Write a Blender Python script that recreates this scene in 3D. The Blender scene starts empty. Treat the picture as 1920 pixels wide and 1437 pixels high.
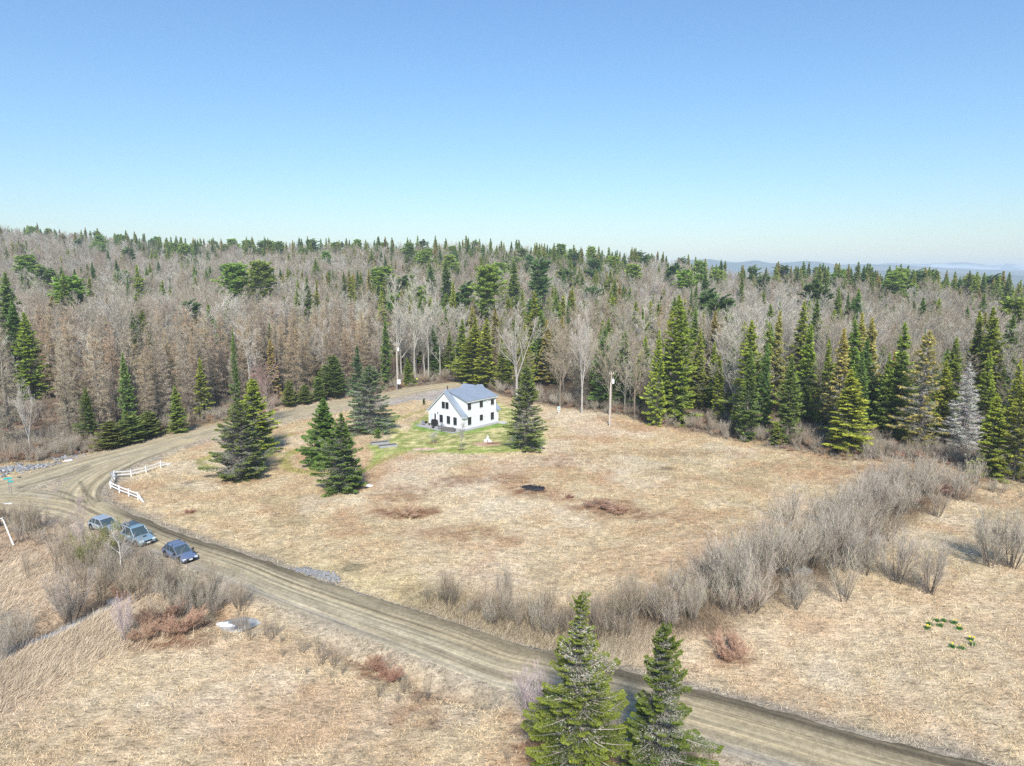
import bpy, math, random
import numpy as np
from mathutils import Matrix, Vector
R = math.radians
random.seed(7)
SC = bpy.context.scene
COL = SC.collection
# ------------------------------------------------------------------ camera, sky, sun
F, HY, H = 1280.0, 515.0, 28.7
TH = math.atan((718.5 - HY) / F)
cam_d = bpy.data.cameras.new('camera'); cam = bpy.data.objects.new('camera', cam_d); COL.objects.link(cam)
cam_d.sensor_width = 36; cam_d.lens = 36 * F / 1920; cam_d.clip_end = 80000; cam_d.clip_start = .5
cam.location = (0, 0, H); cam.rotation_euler = (math.pi / 2 - TH, 0, 0)
SC.camera = cam
SUN_EL, SUN_AZ = R(42), R(178)          # azimuth clockwise from +Y (north)
W = bpy.data.worlds.new('World'); SC.world = W; W.use_nodes = True
nt = W.node_tree; nt.nodes.clear()
sky = nt.nodes.new('ShaderNodeTexSky'); sky.sky_type = 'NISHITA'; sky.sun_disc = False
sky.sun_elevation = SUN_EL; sky.sun_rotation = SUN_AZ; sky.air_density = 1.5; sky.dust_density = 0.25; sky.ozone_density = 10.0
bg = nt.nodes.new('ShaderNodeBackground'); bg.inputs[1].default_value = 0.081
wo = nt.nodes.new('ShaderNodeOutputWorld')
nt.links.new(sky.outputs[0], bg.inputs[0]); nt.links.new(bg.outputs[0], wo.inputs[0])
sun_d = bpy.data.lights.new('sun', 'SUN'); sun = bpy.data.objects.new('sun', sun_d); COL.objects.link(sun)
sun_d.energy = 3.4; sun_d.angle = R(11); sun_d.color = (1, .955, .89)
sdir = Vector((math.sin(SUN_AZ) * math.cos(SUN_EL), math.cos(SUN_AZ) * math.cos(SUN_EL), math.sin(SUN_EL)))
sun.rotation_euler = sdir.to_track_quat('Z', 'Y').to_euler(); sun.location = (0, 0, 90)
SC.view_settings.view_transform = 'Standard'; SC.view_settings.look = 'None'
SC.view_settings.exposure = 0.96; SC.view_settings.gamma = 1
SC.cycles.caustics_reflective = False; SC.cycles.caustics_refractive = False; SC.cycles.max_bounces = 5; SC.cycles.diffuse_bounces = 3; SC.cycles.volume_bounces = 1
SC.cycles.transparent_max_bounces = 8; SC.cycles.use_denoising = False
# ------------------------------------------------------------------ photo pixel (1920 wide) -> ground
def ray(u, v):
    d = (v - 718.5) / F
    return (u - 960) / F, math.cos(TH) - d * math.sin(TH), -math.sin(TH) - d * math.cos(TH)
def G(u, v, z=0.0):
    x, y, zz = ray(u, v); t = (z - H) / zz
    return np.array([x * t, y * t])
def atY(u, v, Y):                     # point on the pixel's ray at forward distance Y
    x, y, zz = ray(u, v); return x / y * Y, H + zz / y * Y
def PL(P): return np.array([G(*p) for p in P])
def colpx(x, y): return 960 + 1280 * x / np.maximum(y, 1.0) * 0.955   # photo column at horizon-ish rows
# ------------------------------------------------------------------ numpy noise
_rs = np.random.RandomState(3); _T = _rs.rand(256, 256)
def vnoise(x, y):
    xi = np.floor(x).astype(int); yi = np.floor(y).astype(int); fx = x - xi; fy = y - yi
    fx = fx * fx * (3 - 2 * fx); fy = fy * fy * (3 - 2 * fy)
    a = _T[xi & 255, yi & 255]; b = _T[(xi + 1) & 255, yi & 255]; c = _T[xi & 255, (yi + 1) & 255]; d = _T[(xi + 1) & 255, (yi + 1) & 255]
    return (a * (1 - fx) + b * fx) * (1 - fy) + (c * (1 - fx) + d * fx) * fy
def fbm(x, y, o=4, s=1.0):
    r = 0; a = .5; t = 0
    for i in range(o):
        r = r + a * vnoise(x * s + 17.3 * i, y * s - 9.1 * i); t += a; a *= .55; s *= 2.03
    return r / t
def sst(a, b, x):
    t = np.clip((x - a) / (b - a), 0, 1); return t * t * (3 - 2 * t)
def dpl(x, y, L):                     # distance to a polyline
    d = np.full(np.shape(x), 1e9)
    for a, b in zip(L[:-1], L[1:]):
        e = b - a; t = np.clip(((x - a[0]) * e[0] + (y - a[1]) * e[1]) / (e @ e), 0, 1)
        d = np.minimum(d, np.hypot(x - a[0] - t * e[0], y - a[1] - t * e[1]))
    return d
def sdp(x, y, P):                     # signed distance to a polygon (negative inside)
    Q = np.vstack([P, P[:1]]); d = dpl(x, y, Q); ins = np.zeros(np.shape(x), bool)
    for a, b in zip(Q[:-1], Q[1:]):
        c = ((a[1] > y) != (b[1] > y))
        with np.errstate(all='ignore'):
            xx = (b[0] - a[0]) * (y - a[1]) / (b[1] - a[1] + 1e-12) + a[0]
        ins ^= c & (x < xx)
    return np.where(ins, -d, d)
def smooth(P, n=6):                   # Catmull-Rom
    P = np.array(P, float); Q = np.vstack([2 * P[0] - P[1], P, 2 * P[-1] - P[-2]]); out = []
    for i in range(1, len(Q) - 2):
        p0, p1, p2, p3 = Q[i - 1:i + 3]
        for t in np.linspace(0, 1, n, endpoint=False):
            out.append(.5 * (2 * p1 + (p2 - p0) * t + (2 * p0 - 5 * p1 + 4 * p2 - p3) * t * t + (3 * p1 - p0 - 3 * p2 + p3) * t ** 3))
    out.append(P[-1]); return np.array(out)
# ------------------------------------------------------------------ roads
def offset(P, w):                     # centre line from the upper edge (road lies to the right of travel)
    d = np.gradient(P, axis=0); d /= np.linalg.norm(d, axis=1)[:, None]
    return P + np.stack([d[:, 1], -d[:, 0]], 1) * (np.array(w) / 2)[:, None]
mu = PL([(178,931),(223,953),(278,975),(362,1009),(480,1045),(561,1076),(652,1106),(743,1134),(865,1173),(971,1210),(1060,1228),(1380,1311),(1650,1385),(1860,1437)])
mu = np.vstack([mu, [[46, 28.2], [72, 16]]])
mw = [5.4,5.2,5.0,4.9,5.1,5.1,5.3,5.5,5.6,5.7,5.9,6,6.2,6.2,6.2,6.2]
MAIN_C = offset(mu, mw); MAIN_W = np.array(mw)
ru = np.vstack([[[-82, 62], [-76.5, 80]], PL([(0,903),(35,894),(139,863),(243,837),(348,809),(431,792),(531,771),(621,755),(721,737),(794,724),(870,715)]), [[8, 196], [30, 204]]])
rw = [7,7,7,7.2,7.3,7.8,8.2,8.4,8.2,8,7,6.6,6.2,6,6]
ROAD2_C = offset(ru, rw); ROAD2_W = np.array(rw)
LINK_C = np.array([[-47.5,76.8],[-52.5,80.5],[-57,86],[-59.6,93],[-60.2,101],[-59.2,109],[-57,117]]); LINK_W = np.array([4.6,5,5.6,6,5.4,5,4.6])
ARM_C = np.array([[-45,75.0],[-50.5,79],[-56.5,82.4],[-64,84.6],[-74,84.5]]); ARM_W = np.array([4.4,5.0,6.4,7.6,6.5])
ROADS = [(ROAD2_C, ROAD2_W), (MAIN_C, MAIN_W), (LINK_C, LINK_W), (ARM_C, ARM_W)]
SEGS = []
for C_, w_ in ROADS:
    S_ = smooth(C_, 3); W_ = np.interp(np.linspace(0, 1, len(S_)), np.linspace(0, 1, len(w_)), w_) / 2
    for i_ in range(len(S_) - 1): SEGS.append((S_[i_], S_[i_ + 1], W_[i_], W_[i_ + 1]))
SA = np.array([s[0] for s in SEGS]); SB = np.array([s[1] for s in SEGS]); SWA = np.array([s[2] for s in SEGS]); SWB = np.array([s[3] for s in SEGS])
def road_d(x, y):                     # distance outside the road surface
    x = np.asarray(x, float); y = np.asarray(y, float)
    if x.size == 1:
        e = SB - SA; p = np.array([float(x.ravel()[0]), float(y.ravel()[0])]); t = np.clip(((p - SA) * e).sum(1) / (e * e).sum(1), 0, 1)
        return np.full(x.shape, (np.hypot(*(SA + e * t[:, None] - p).T) - (SWA * (1 - t) + SWB * t)).min())
    d = np.full(x.shape, 1e9)
    for a, b, wa, wb in SEGS:
        e = b - a; t = np.clip(((x - a[0]) * e[0] + (y - a[1]) * e[1]) / (e @ e), 0, 1)
        d = np.minimum(d, np.hypot(x - a[0] - t * e[0], y - a[1] - t * e[1]) - (wa * (1 - t) + wb * t))
    return d
# ------------------------------------------------------------------ terrain
FRONT = [(-900,80),(-300,93),(0,100),(100,104),(243,115),(348,126),(431,134),(531,145),(621,155),(720,168),(800,179),(870,184),(930,165),(960,158),(1050,146),(1150,139),(1220,129),(1330,121),(1450,112),(1550,105),(1700,102),(1790,99),(1850,94),(1920,92),(2300,84),(3000,70)]
def front(c): return np.interp(c, [f[0] for f in FRONT], [f[1] for f in FRONT])
def ridge(c): return np.interp(c, [0,400,700,1100,1300,1500,1700,1920], [650,620,560,520,450,400,360,330])
def ridge_h(c): return np.interp(c, [-300,0,200,400,700,900,1100,1250,1350,1500,1700,1850,1920,2400], [66,59,50,40,37,36,29,22,14,14,11,7,4,0])
STREAM = np.array([G(*p) for p in [(-160,1275),(0,1212),(28,1192),(70,1181),(111,1165),(150,1145),(195,1124),(215,1105)]])
DITCH = PL([(560,1100),(620,1120),(700,1141),(800,1170),(900,1205),(1000,1232)]) + np.array([1.0, 1.2])
DITCH2 = PL([(640,1195),(720,1228),(800,1262),(860,1285),(915,1300)])
POOL1 = G(442, 1157); POOL2 = G(1490, 1066)
CORN = G(868.3, 808.2); LEFTC = G(804.3, 795); RIGHTC = G(936, 792.6)
e1 = (CORN - LEFTC) / np.linalg.norm(CORN - LEFTC); HANG = math.atan2(e1[1], e1[0]); e2 = np.array([-e1[1], e1[0]])
def houseP(X, Y): return CORN + e1 * X + e2 * Y
HC = houseP(-4.6, 4)
def hgt(x, y):
    x = np.asarray(x, float); y = np.asarray(y, float); c = colpx(x, y)
    D0 = front(c) + 28; Dr = ridge(c); hr = ridge_h(c)
    t = np.clip((y - D0) / (Dr - D0), 0, 1); hill = hr * t ** 1.2
    hill = np.where(y > Dr, hr - (hr + 125) * sst(0, 2200, y - Dr), hill)
    hill = np.where(y > 20, hill, 0)
    rd = road_d(x, y) if x.size < 2e6 else 1e3
    fade = sst(.5, 6, rd) * sst(6, 14, np.hypot(x - HC[0], y - HC[1]))
    h = hill + fade * (fbm(x, y, 3, .045) - .5) * 1.3 * sst(4000, 300, y) + fade * (fbm(x, y, 3, .5) - .5) * .22 * sst(400, 150, y)
    near = sst(.1, 1.4, rd)
    h = h - near * .35 * sst(5.5, 2.2, rd) * sst(300, 150, y)
    h = h - near * 1.0 * sst(2.2, .4, dpl(x, y, DITCH)) - near * .9 * sst(1.6, .3, dpl(x, y, DITCH2))
    h = h - 1.0 * sst(2.4, .5, dpl(x, y, STREAM)) * near
    for P, r in ((POOL1, 2.0), (POOL2, 2.2)): h = h - .55 * sst(r + 1.5, r * .5, np.hypot(x - P[0], (y - P[1]) * 1.3)) * near
    return h
def Z(x, y): return float(hgt(np.array([x]), np.array([y]))[0])
# ------------------------------------------------------------------ ground colours (albedo of what grows there)
LAWN = PL([(690,880),(722,856),(766,848),(830,852),(898,854),(966,853),(1006,846),(1024,828),(1008,792),(975,768),(940,756),(905,735),(835,750),(776,796),(766,812),(735,800),(752,782),(738,778),(722,792),(735,825),(690,838),(700,858)])
GRAVEL = PL([(715,752),(760,742),(845,722),(842,742),(812,752),(770,750),(735,760)])
CORNERG = PL([(160,903),(178,886),(223,866),(300,852),(300,858),(232,874),(205,888),(190,905),(196,925),(176,926)])
TRK = [smooth(PL(p)) for p in ([(410,847),(379,859),(377,866),(402,873)], [(500,854),(540,848),(558,842)], [(558,846),(540,852),(533,861),(540,876),(565,884),(602,887)], [(660,886),(686,878),(720,864),(757,851)], [(506,824),(548,812)], [(740,790),(775,777),(800,768)])]
BLOB = [(770,963,4.5,2.2,.9),(1130,950,4.5,3,.8),(1180,965,4,2.5,.8),(870,905,5,3,.6),(950,900,4,2.5,.7),(1000,925,3.2,2,.9),(1065,937,1.5,1,.6),(1365,1210,2.2,2.6,.8),(310,1160,3.4,4.0,.9),(360,1175,3,3,.8),(260,1190,3,3,.6),(730,1250,3,1.2,.9),(690,1235,2.5,1,.7),(840,1290,2.4,1.2,.7),(1100,870,8,4,.4),(760,925,5,3,.5),(1390,1120,2.6,2,.8),(1250,850,14,4,.35),(880,1000,7,3,.5),(1000,1380,2.5,2,.7),(960,1340,2,1.6,.5),(640,915,3.5,2.2,.7),(455,897,4.5,3,.6),(1800,900,8,3,.5),(800,1340,3,1.5,.5),(1430,990,6,2,.3),(1010,930,5,2.5,.5),(1600,970,6,3,.5),(350,960,1.6,1,.5),(1720,930,7,3,.6),(1100,1420,5,2,.9),(1690,880,9,3,.5)]
BLOBW = [(G(b[0], b[1]), b[2], b[3], b[4]) for b in BLOB]
WETB = [(G(u, v), r) for u, v, r in ((930,1210,3),(860,1185,2.5),(1100,1200,3),(1250,1150,3),(1400,1100,3),(1560,1035,3.4),(700,1150,2),(600,1105,1.5),(660,1060,1.2),(690,1140,1.4),(355,903,1.2),(900,1300,1.7),(1000,922,1.6),(1250,880,1.2))]
HEDGE = smooth(PL([(800,1135),(900,1160),(1000,1180),(1120,1182),(1240,1150),(1350,1122),(1450,1085),(1550,1035),(1630,985),(1700,935),(1765,905)]))
def mixc(c, m, k): return c * (1 - m[..., None]) + np.array(k) * m[..., None]
def gcol(x, y):
    x = np.asarray(x, float); y = np.asarray(y, float); cp = colpx(x, y)
    n1 = fbm(x, y, 4, .06); n2 = fbm(x + 50, y - 30, 4, .3); n3 = fbm(x * .7 - y * .7, (x + y) * .18, 3, .8); n4 = fbm(x - 90, y + 30, 3, .022)
    c = np.ones(x.shape + (3,)) * np.array([.52, .43, .27])
    c = mixc(c, sst(.45, .72, n1) * .75, [.58, .49, .34])
    c = mixc(c, sst(.56, .36, n2) * .55, [.43, .31, .185])
    c = mixc(c, sst(.55, .75, n3) * .35, [.64, .56, .41])
    c = mixc(c, sst(.52, .70, fbm(x + 11, y, 3, .12)) * .42, [.37, .21, .115])
    c = mixc(c, sst(.50, .68, n4) * .28, [.45, .40, .24]); c = mixc(c, sst(.60, .72, fbm(x - 33, y + 80, 4, .17)) * .5, [.36, .31, .19]); c = mixc(c, sst(.56, .70, fbm(x + 133, y + 8, 4, .1)) * .4, [.60, .55, .44])
    c = mixc(c, sst(75, 52, y) * .35, [.60, .50, .36])
    ml = dpl(x, y, HEDGE) + 1.5 * fbm(x, y, 2, .08); st_ = sst(.55, .95, np.sin(ml * 2 * math.pi / 2.3)) * sst(.35, .6, fbm(x * .4, y * .4, 3, .5)) * sst(4, 8, ml) * sst(34, 20, ml) * (y > 58)
    c = mixc(c, st_ * .38, [.30, .23, .14])
    for P, rx, ry, k in BLOBW:
        d = ((x - P[0]) / rx) ** 2 + ((y - P[1]) / ry) ** 2
        m = sst(1.5, .1, d + (n2 - .5) * 2.2) * k
        c = mixc(c, m * sst(.25, .6, fbm(x + 5, y + 7, 3, 1.2)), [.20, .10, .055])
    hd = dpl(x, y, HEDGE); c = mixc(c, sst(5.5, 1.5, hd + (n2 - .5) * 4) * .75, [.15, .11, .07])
    for P, r in WETB: c = mixc(c, sst(r * 1.2, r * .3, np.hypot(x - P[0], y - P[1]) + (n2 - .5) * r * 1.6) * .6, [.07, .06, .04])
    lm = sst(.9, -.6, sdp(x, y, LAWN) + (n2 - .5) * 1.6)
    lc = mixc(np.ones(x.shape + (3,)) * np.array([.27, .31, .10]), sst(.40, .62, fbm(x, y, 4, .9)), [.58, .54, .27])
    lc = mixc(lc, sst(3.5, 0, np.abs(sdp(x, y, LAWN) + .8) ) * .6 * (y < 118), [.24, .33, .07])
    lc = mixc(lc, sst(2.2, .5, dpl(x, y, np.array([houseP(-13, -1), houseP(-10, -3.4), houseP(-2, -3.3), houseP(1.2, 0), houseP(1.5, 9)]))) * .8, [.15, .30, .05])
    c = c * (1 - lm[..., None]) + lc * lm[..., None]
    for P, rx, ry, k in ((G(913, 838), 2.4, 1.6, [.48, .34, .23]), (G(795, 845), 2.1, .9, [.62, .48, .38]), (G(812, 832), .8, .7, [.25, .15, .09]), (G(865, 847), .7, .5, [.13, .09, .06]), (G(925, 836), 1, .6, [.25, .12, .09])):
        c = mixc(c, sst(1.3, .7, ((x - P[0]) / rx) ** 2 + ((y - P[1]) / ry) ** 2 + (n2 - .5)), k)
    for T in TRK: c = mixc(c, sst(1.1, .3, dpl(x, y, T) + (n2 - .5) * .9) * .7, [.29, .29, .08])
    c = mixc(c, sst(7, 2, np.abs(dpl(x, y, DITCH) - 1)) * .3, [.38, .36, .18])
    gm = np.maximum(sst(.6, -.4, sdp(x, y, GRAVEL) + (n2 - .5) * 2), sst(.5, -.3, sdp(x, y, CORNERG) + (n2 - .5)))
    c = mixc(c, gm, [.40, .37, .33])
    # woodland floor
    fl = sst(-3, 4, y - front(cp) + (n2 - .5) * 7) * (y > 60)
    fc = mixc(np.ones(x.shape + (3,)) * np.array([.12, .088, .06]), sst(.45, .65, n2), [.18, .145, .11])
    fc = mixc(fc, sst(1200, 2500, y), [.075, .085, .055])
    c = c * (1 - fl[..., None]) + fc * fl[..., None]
    # brushy wet meadow on the left, beyond the stream
    lf = sst(4, 0, sdp(x, y, LMEAD) + (n2 - .5) * 4)
    c = c * (1 - .8 * lf[..., None]) + .8 * lf[..., None] * mixc(np.ones(x.shape + (3,)) * np.array([.52, .42, .31]), sst(.4, .62, n2), [.36, .27, .19])
    c = mixc(c, sst(1.7, .4, dpl(x, y, STREAM) + (n2 - .5) * 1.5) * .8, [.13, .10, .075])
    c = c * np.array([1.03, .975, .92])
    rd = road_d(x, y)
    c = mixc(c, sst(2.2, .4, rd + (n2 - .5) * 2.0) * .8 * (y < 210), [.36, .31, .235])
    return c
LMEAD = PL([(-200,960),(60,950),(160,985),(240,1090),(260,1160),(150,1220),(0,1310),(-200,1380)])
# ------------------------------------------------------------------ mesh building
class MB:
    def __init__(s): s.V = []; s.F = []; s.C = []; s.M = []; s.n = 0
    def tris(s, V, F, col=(1, 1, 1), mat=0):
        V = np.asarray(V, np.float32).reshape(-1, 3); F = np.asarray(F, np.int32).reshape(-1, 3)
        c = np.asarray(col, np.float32)
        if c.ndim == 1: c = np.tile(c, (len(V), 1))
        s.V.append(V); s.F.append(F + s.n); s.C.append(c); s.M.append(np.full(len(F), mat, np.int32)); s.n += len(V)
    def poly(s, V, faces, col=(1, 1, 1), mat=0):
        T = [(f[0], f[i], f[i + 1]) for f in faces for i in range(1, len(f) - 1)]; s.tris(V, T, col, mat)
    def box(s, c, d, mat=0, rz=0, col=(1, 1, 1), M=None, bev=0):
        x, y, z = [k / 2 for k in d]
        V = np.array([(a, b, e) for e in (-z, z) for a, b in ((-x, -y), (x, -y), (x, y), (-x, y))], float)
        if rz: cs, sn = math.cos(rz), math.sin(rz); V[:, :2] = V[:, :2] @ np.array([[cs, sn], [-sn, cs]])
        if M is not None: V = V @ np.array(M).T
        V += np.array(c); s.poly(V, [(3,2,1,0),(4,5,6,7),(0,1,5,4),(1,2,6,5),(2,3,7,6),(3,0,4,7)], col, mat)
    def tube(s, P, r, n=8, mat=0, col=(1, 1, 1), cap=True):
        P = np.array(P, float); r = np.broadcast_to(r, (len(P),)); V = []
        for i, p in enumerate(P):
            d = P[min(i + 1, len(P) - 1)] - P[max(i - 1, 0)]; d = d / np.linalg.norm(d)
            a = np.cross(d, (0, 0, 1) if abs(d[2]) < .9 else (1, 0, 0)); a /= np.linalg.norm(a); b = np.cross(d, a)
            for k in range(n): t = 2 * math.pi * k / n; V.append(p + r[i] * (a * math.cos(t) + b * math.sin(t)))
        Fs = []
        for i in range(len(P) - 1):
            for k in range(n): Fs.append((i*n+k, i*n+(k+1) % n, (i+1)*n+(k+1) % n, (i+1)*n+k))
        if cap: Fs.append(tuple(range(n))[::-1]); Fs.append(tuple(range((len(P)-1)*n, len(P)*n)))
        s.poly(V, Fs, col, mat)
    def prism(s, prof, y0, y1, mat=0, col=(1, 1, 1)):     # (x,z) profile swept along y
        n = len(prof); V = [(p[0], y0, p[1]) for p in prof] + [(p[0], y1, p[1]) for p in prof]
        s.poly(V, [tuple(range(n)), tuple(range(n, 2*n))[::-1]] + [(i, i+n, (i+1) % n+n, (i+1) % n) for i in range(n)], col, mat)
    def mesh(s, name, mats, smooth=False):
        V = np.concatenate(s.V); Fc = np.concatenate(s.F); C = np.concatenate(s.C); M = np.concatenate(s.M)
        me = bpy.data.meshes.new(name); me.vertices.add(len(V)); me.loops.add(len(Fc) * 3); me.polygons.add(len(Fc))
        me.vertices.foreach_set('co', V.ravel()); me.loops.foreach_set('vertex_index', Fc.ravel())
        me.polygons.foreach_set('loop_start', np.arange(0, len(Fc) * 3, 3, dtype=np.int32)); me.polygons.foreach_set('material_index', M)
        me.polygons.foreach_set('use_smooth', np.full(len(Fc), bool(smooth)))
        a = me.color_attributes.new('Col', 'FLOAT_COLOR', 'POINT'); a.data.foreach_set('color', np.hstack([C, np.ones((len(C), 1), np.float32)]).ravel())
        for m in (mats if isinstance(mats, (list, tuple)) else [mats]): me.materials.append(m)
        me.update(); me.validate(); return me
    def obj(s, name, mats, parent=None, smooth=False):
        return link(name, s.mesh(name, mats, smooth), parent)
def link(name, me, parent=None):
    o = bpy.data.objects.new(name, me); COL.objects.link(o)
    if parent is not None: o.parent = parent
    return o
def tag(o, label=None, cat=None, group=None, kind=None):
    if label: o['label'] = label
    if cat: o['category'] = cat
    if group: o['group'] = group
    if kind: o['kind'] = kind
    return o
def thing(name, label, cat, loc, rz=0, group=None, scale=None):
    o = link(name, None); o.empty_display_size = .3; o.location = loc; o.rotation_euler = (0, 0, rz)
    if scale: o.scale = scale
    return tag(o, label, cat, group)
# ------------------------------------------------------------------ materials
def mat(name, col=None, rough=.7, metal=0, attr=False, var=0, noise=None, bump=None, spec=.3, hue=0, coat=0, trans=0, gain=1.0):
    m = bpy.data.materials.new(name); m.use_nodes = True; t = m.node_tree; b = t.nodes['Principled BSDF']
    b.inputs['Roughness'].default_value = rough; b.inputs['Metallic'].default_value = metal
    b.inputs['Specular IOR Level'].default_value = spec; b.inputs['Coat Weight'].default_value = coat
    if attr:
        a = t.nodes.new('ShaderNodeAttribute'); a.attribute_name = 'Col'; src = a.outputs['Color']
    else:
        a = t.nodes.new('ShaderNodeRGB'); a.outputs[0].default_value = (*col, 1); src = a.outputs[0]
    if noise:                                    # (scale, lo, hi): value mottling
        tc = t.nodes.new('ShaderNodeTexCoord'); n = t.nodes.new('ShaderNodeTexNoise'); n.inputs['Scale'].default_value = noise[0]; n.inputs['Detail'].default_value = 5
        t.links.new(tc.outputs['Object'], n.inputs[0]); r = t.nodes.new('ShaderNodeMapRange'); r.inputs[1].default_value = .3; r.inputs[2].default_value = .7
        r.inputs[3].default_value = noise[1]; r.inputs[4].default_value = noise[2]; t.links.new(n.outputs[0], r.inputs[0])
        x = t.nodes.new('ShaderNodeVectorMath'); x.operation = 'SCALE'; t.links.new(src, x.inputs[0]); t.links.new(r.outputs[0], x.inputs['Scale']); src = x.outputs[0]
    if var or hue:
        oi = t.nodes.new('ShaderNodeObjectInfo'); h = t.nodes.new('ShaderNodeHueSaturation'); t.links.new(src, h.inputs['Color'])
        for k, sp, s0 in (('Value', var, gain), ('Hue', hue, .5)):
            r = t.nodes.new('ShaderNodeMapRange'); r.inputs[3].default_value = s0 - sp; r.inputs[4].default_value = s0 + sp
            if k == 'Hue':
                q = t.nodes.new('ShaderNodeMath'); q.operation = 'MULTIPLY'; q.inputs[1].default_value = 7.31; f = t.nodes.new('ShaderNodeMath'); f.operation = 'FRACT'
                t.links.new(oi.outputs['Random'], q.inputs[0]); t.links.new(q.outputs[0], f.inputs[0]); t.links.new(f.outputs[0], r.inputs[0])
            else: t.links.new(oi.outputs['Random'], r.inputs[0])
            t.links.new(r.outputs[0], h.inputs[k])
        src = h.outputs[0]
    if bump:
        tc = t.nodes.new('ShaderNodeTexCoord'); n = t.nodes.new('ShaderNodeTexNoise'); n.inputs['Scale'].default_value = bump[0]; n.inputs['Detail'].default_value = 4
        t.links.new(tc.outputs['Object'], n.inputs[0]); bp = t.nodes.new('ShaderNodeBump'); bp.inputs['Strength'].default_value = bump[1]; bp.inputs['Distance'].default_value = bump[2]
        t.links.new(n.outputs[0], bp.inputs['Height']); t.links.new(bp.outputs[0], b.inputs['Normal'])
    t.links.new(src, b.inputs['Base Color'])
    if trans:                                    # light passes through needles
        tl = t.nodes.new('ShaderNodeBsdfTranslucent'); mx = t.nodes.new('ShaderNodeMixShader'); mx.inputs[0].default_value = trans
        t.links.new(src, tl.inputs[0]); t.links.new(b.outputs[0], mx.inputs[1]); t.links.new(tl.outputs[0], mx.inputs[2]); t.links.new(mx.outputs[0], t.nodes['Material Output'].inputs[0])
    return m
M_NEED = mat('needles', attr=True, rough=.75, var=.26, hue=.02, spec=.15, trans=.35, gain=1.72)
M_TWIG = mat('twigs', attr=True, rough=.9, var=.16, hue=.012, spec=.1)
M_BARK = mat('bark', attr=True, rough=.9, noise=(6, .7, 1.25), bump=(20, .5, .03), spec=.1)
M_GRASS = mat('grass_blades', attr=True, rough=.85, spec=.15)
M_SIDING = mat('white_siding', (.74, .75, .76), .6, noise=(.6, .97, 1.0))
M_TRIM = mat('white_trim', (.80, .80, .80), .5)
M_ROOF = mat('standing_seam_metal', (.32, .37, .43), .42, .3, noise=(.8, .92, 1.06))
M_ROOFD = mat('dark_metal_edge', (.05, .06, .075), .4, .4)
M_GLASS = mat('window_glass', (.025, .03, .035), .08, spec=.6)
M_FRAME = mat('black_frame', (.015, .015, .017), .4)
M_CONC = mat('concrete', (.50, .49, .47), .85, noise=(3, .85, 1.1))
M_PAVER = mat('grey_pavers', (.36, .35, .34), .85, noise=(2.5, .75, 1.15))
M_BLACK = mat('black_metal', (.02, .02, .022), .45)
M_WICK = mat('grey_wicker', (.13, .12, .115), .8, noise=(14, .7, 1.3))
M_CUSH = mat('grey_cushion', (.22, .23, .26), .9)
M_STEEL = mat('galvanised_steel', (.42, .43, .44), .4, .8)
M_WOOD = mat('weathered_pole_wood', (.40, .33, .27), .85, noise=(5, .75, 1.2))
M_WPAINT = mat('white_painted_wood', (.80, .80, .78), .5, noise=(4, .9, 1.03))
M_SNOW = mat('old_snow', (.80, .82, .86), .6, noise=(4, .8, 1.05), bump=(9, .6, .05))
M_ROCK = mat('grey_rock', (.26, .26, .26), .85, noise=(2.0, .6, 1.4), var=.25, bump=(6, .6, .05))
M_BEDW = mat('grey_bed_boards', (.30, .31, .32), .85, noise=(4, .8, 1.2))
M_SOIL = mat('dark_soil', (.09, .065, .045), .95, noise=(6, .6, 1.4))
M_ASH = mat('burnt_ash', (.018, .018, .022), .9, noise=(5, .4, 2.4))
M_TYRE = mat('tyre_rubber', (.02, .02, .02), .8)
M_TEAL = mat('teal_sign_face', (.03, .36, .36), .5)
M_YEL = mat('yellow_green_reflector', (.62, .72, .05), .5)
M_TAN = mat('tan_panel', (.58, .42, .30), .8)
M_PLAST = mat('white_plastic', (.78, .79, .77), .4)
M_DAFF = mat('daffodil_yellow', (.85, .65, .03), .6)
def mat_water():
    m = mat('shallow_water', (.22, .22, .21), .12, noise=(.9, .35, 2.2), bump=(5, .25, .03), spec=.5); return m
M_WATER = mat_water()
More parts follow.
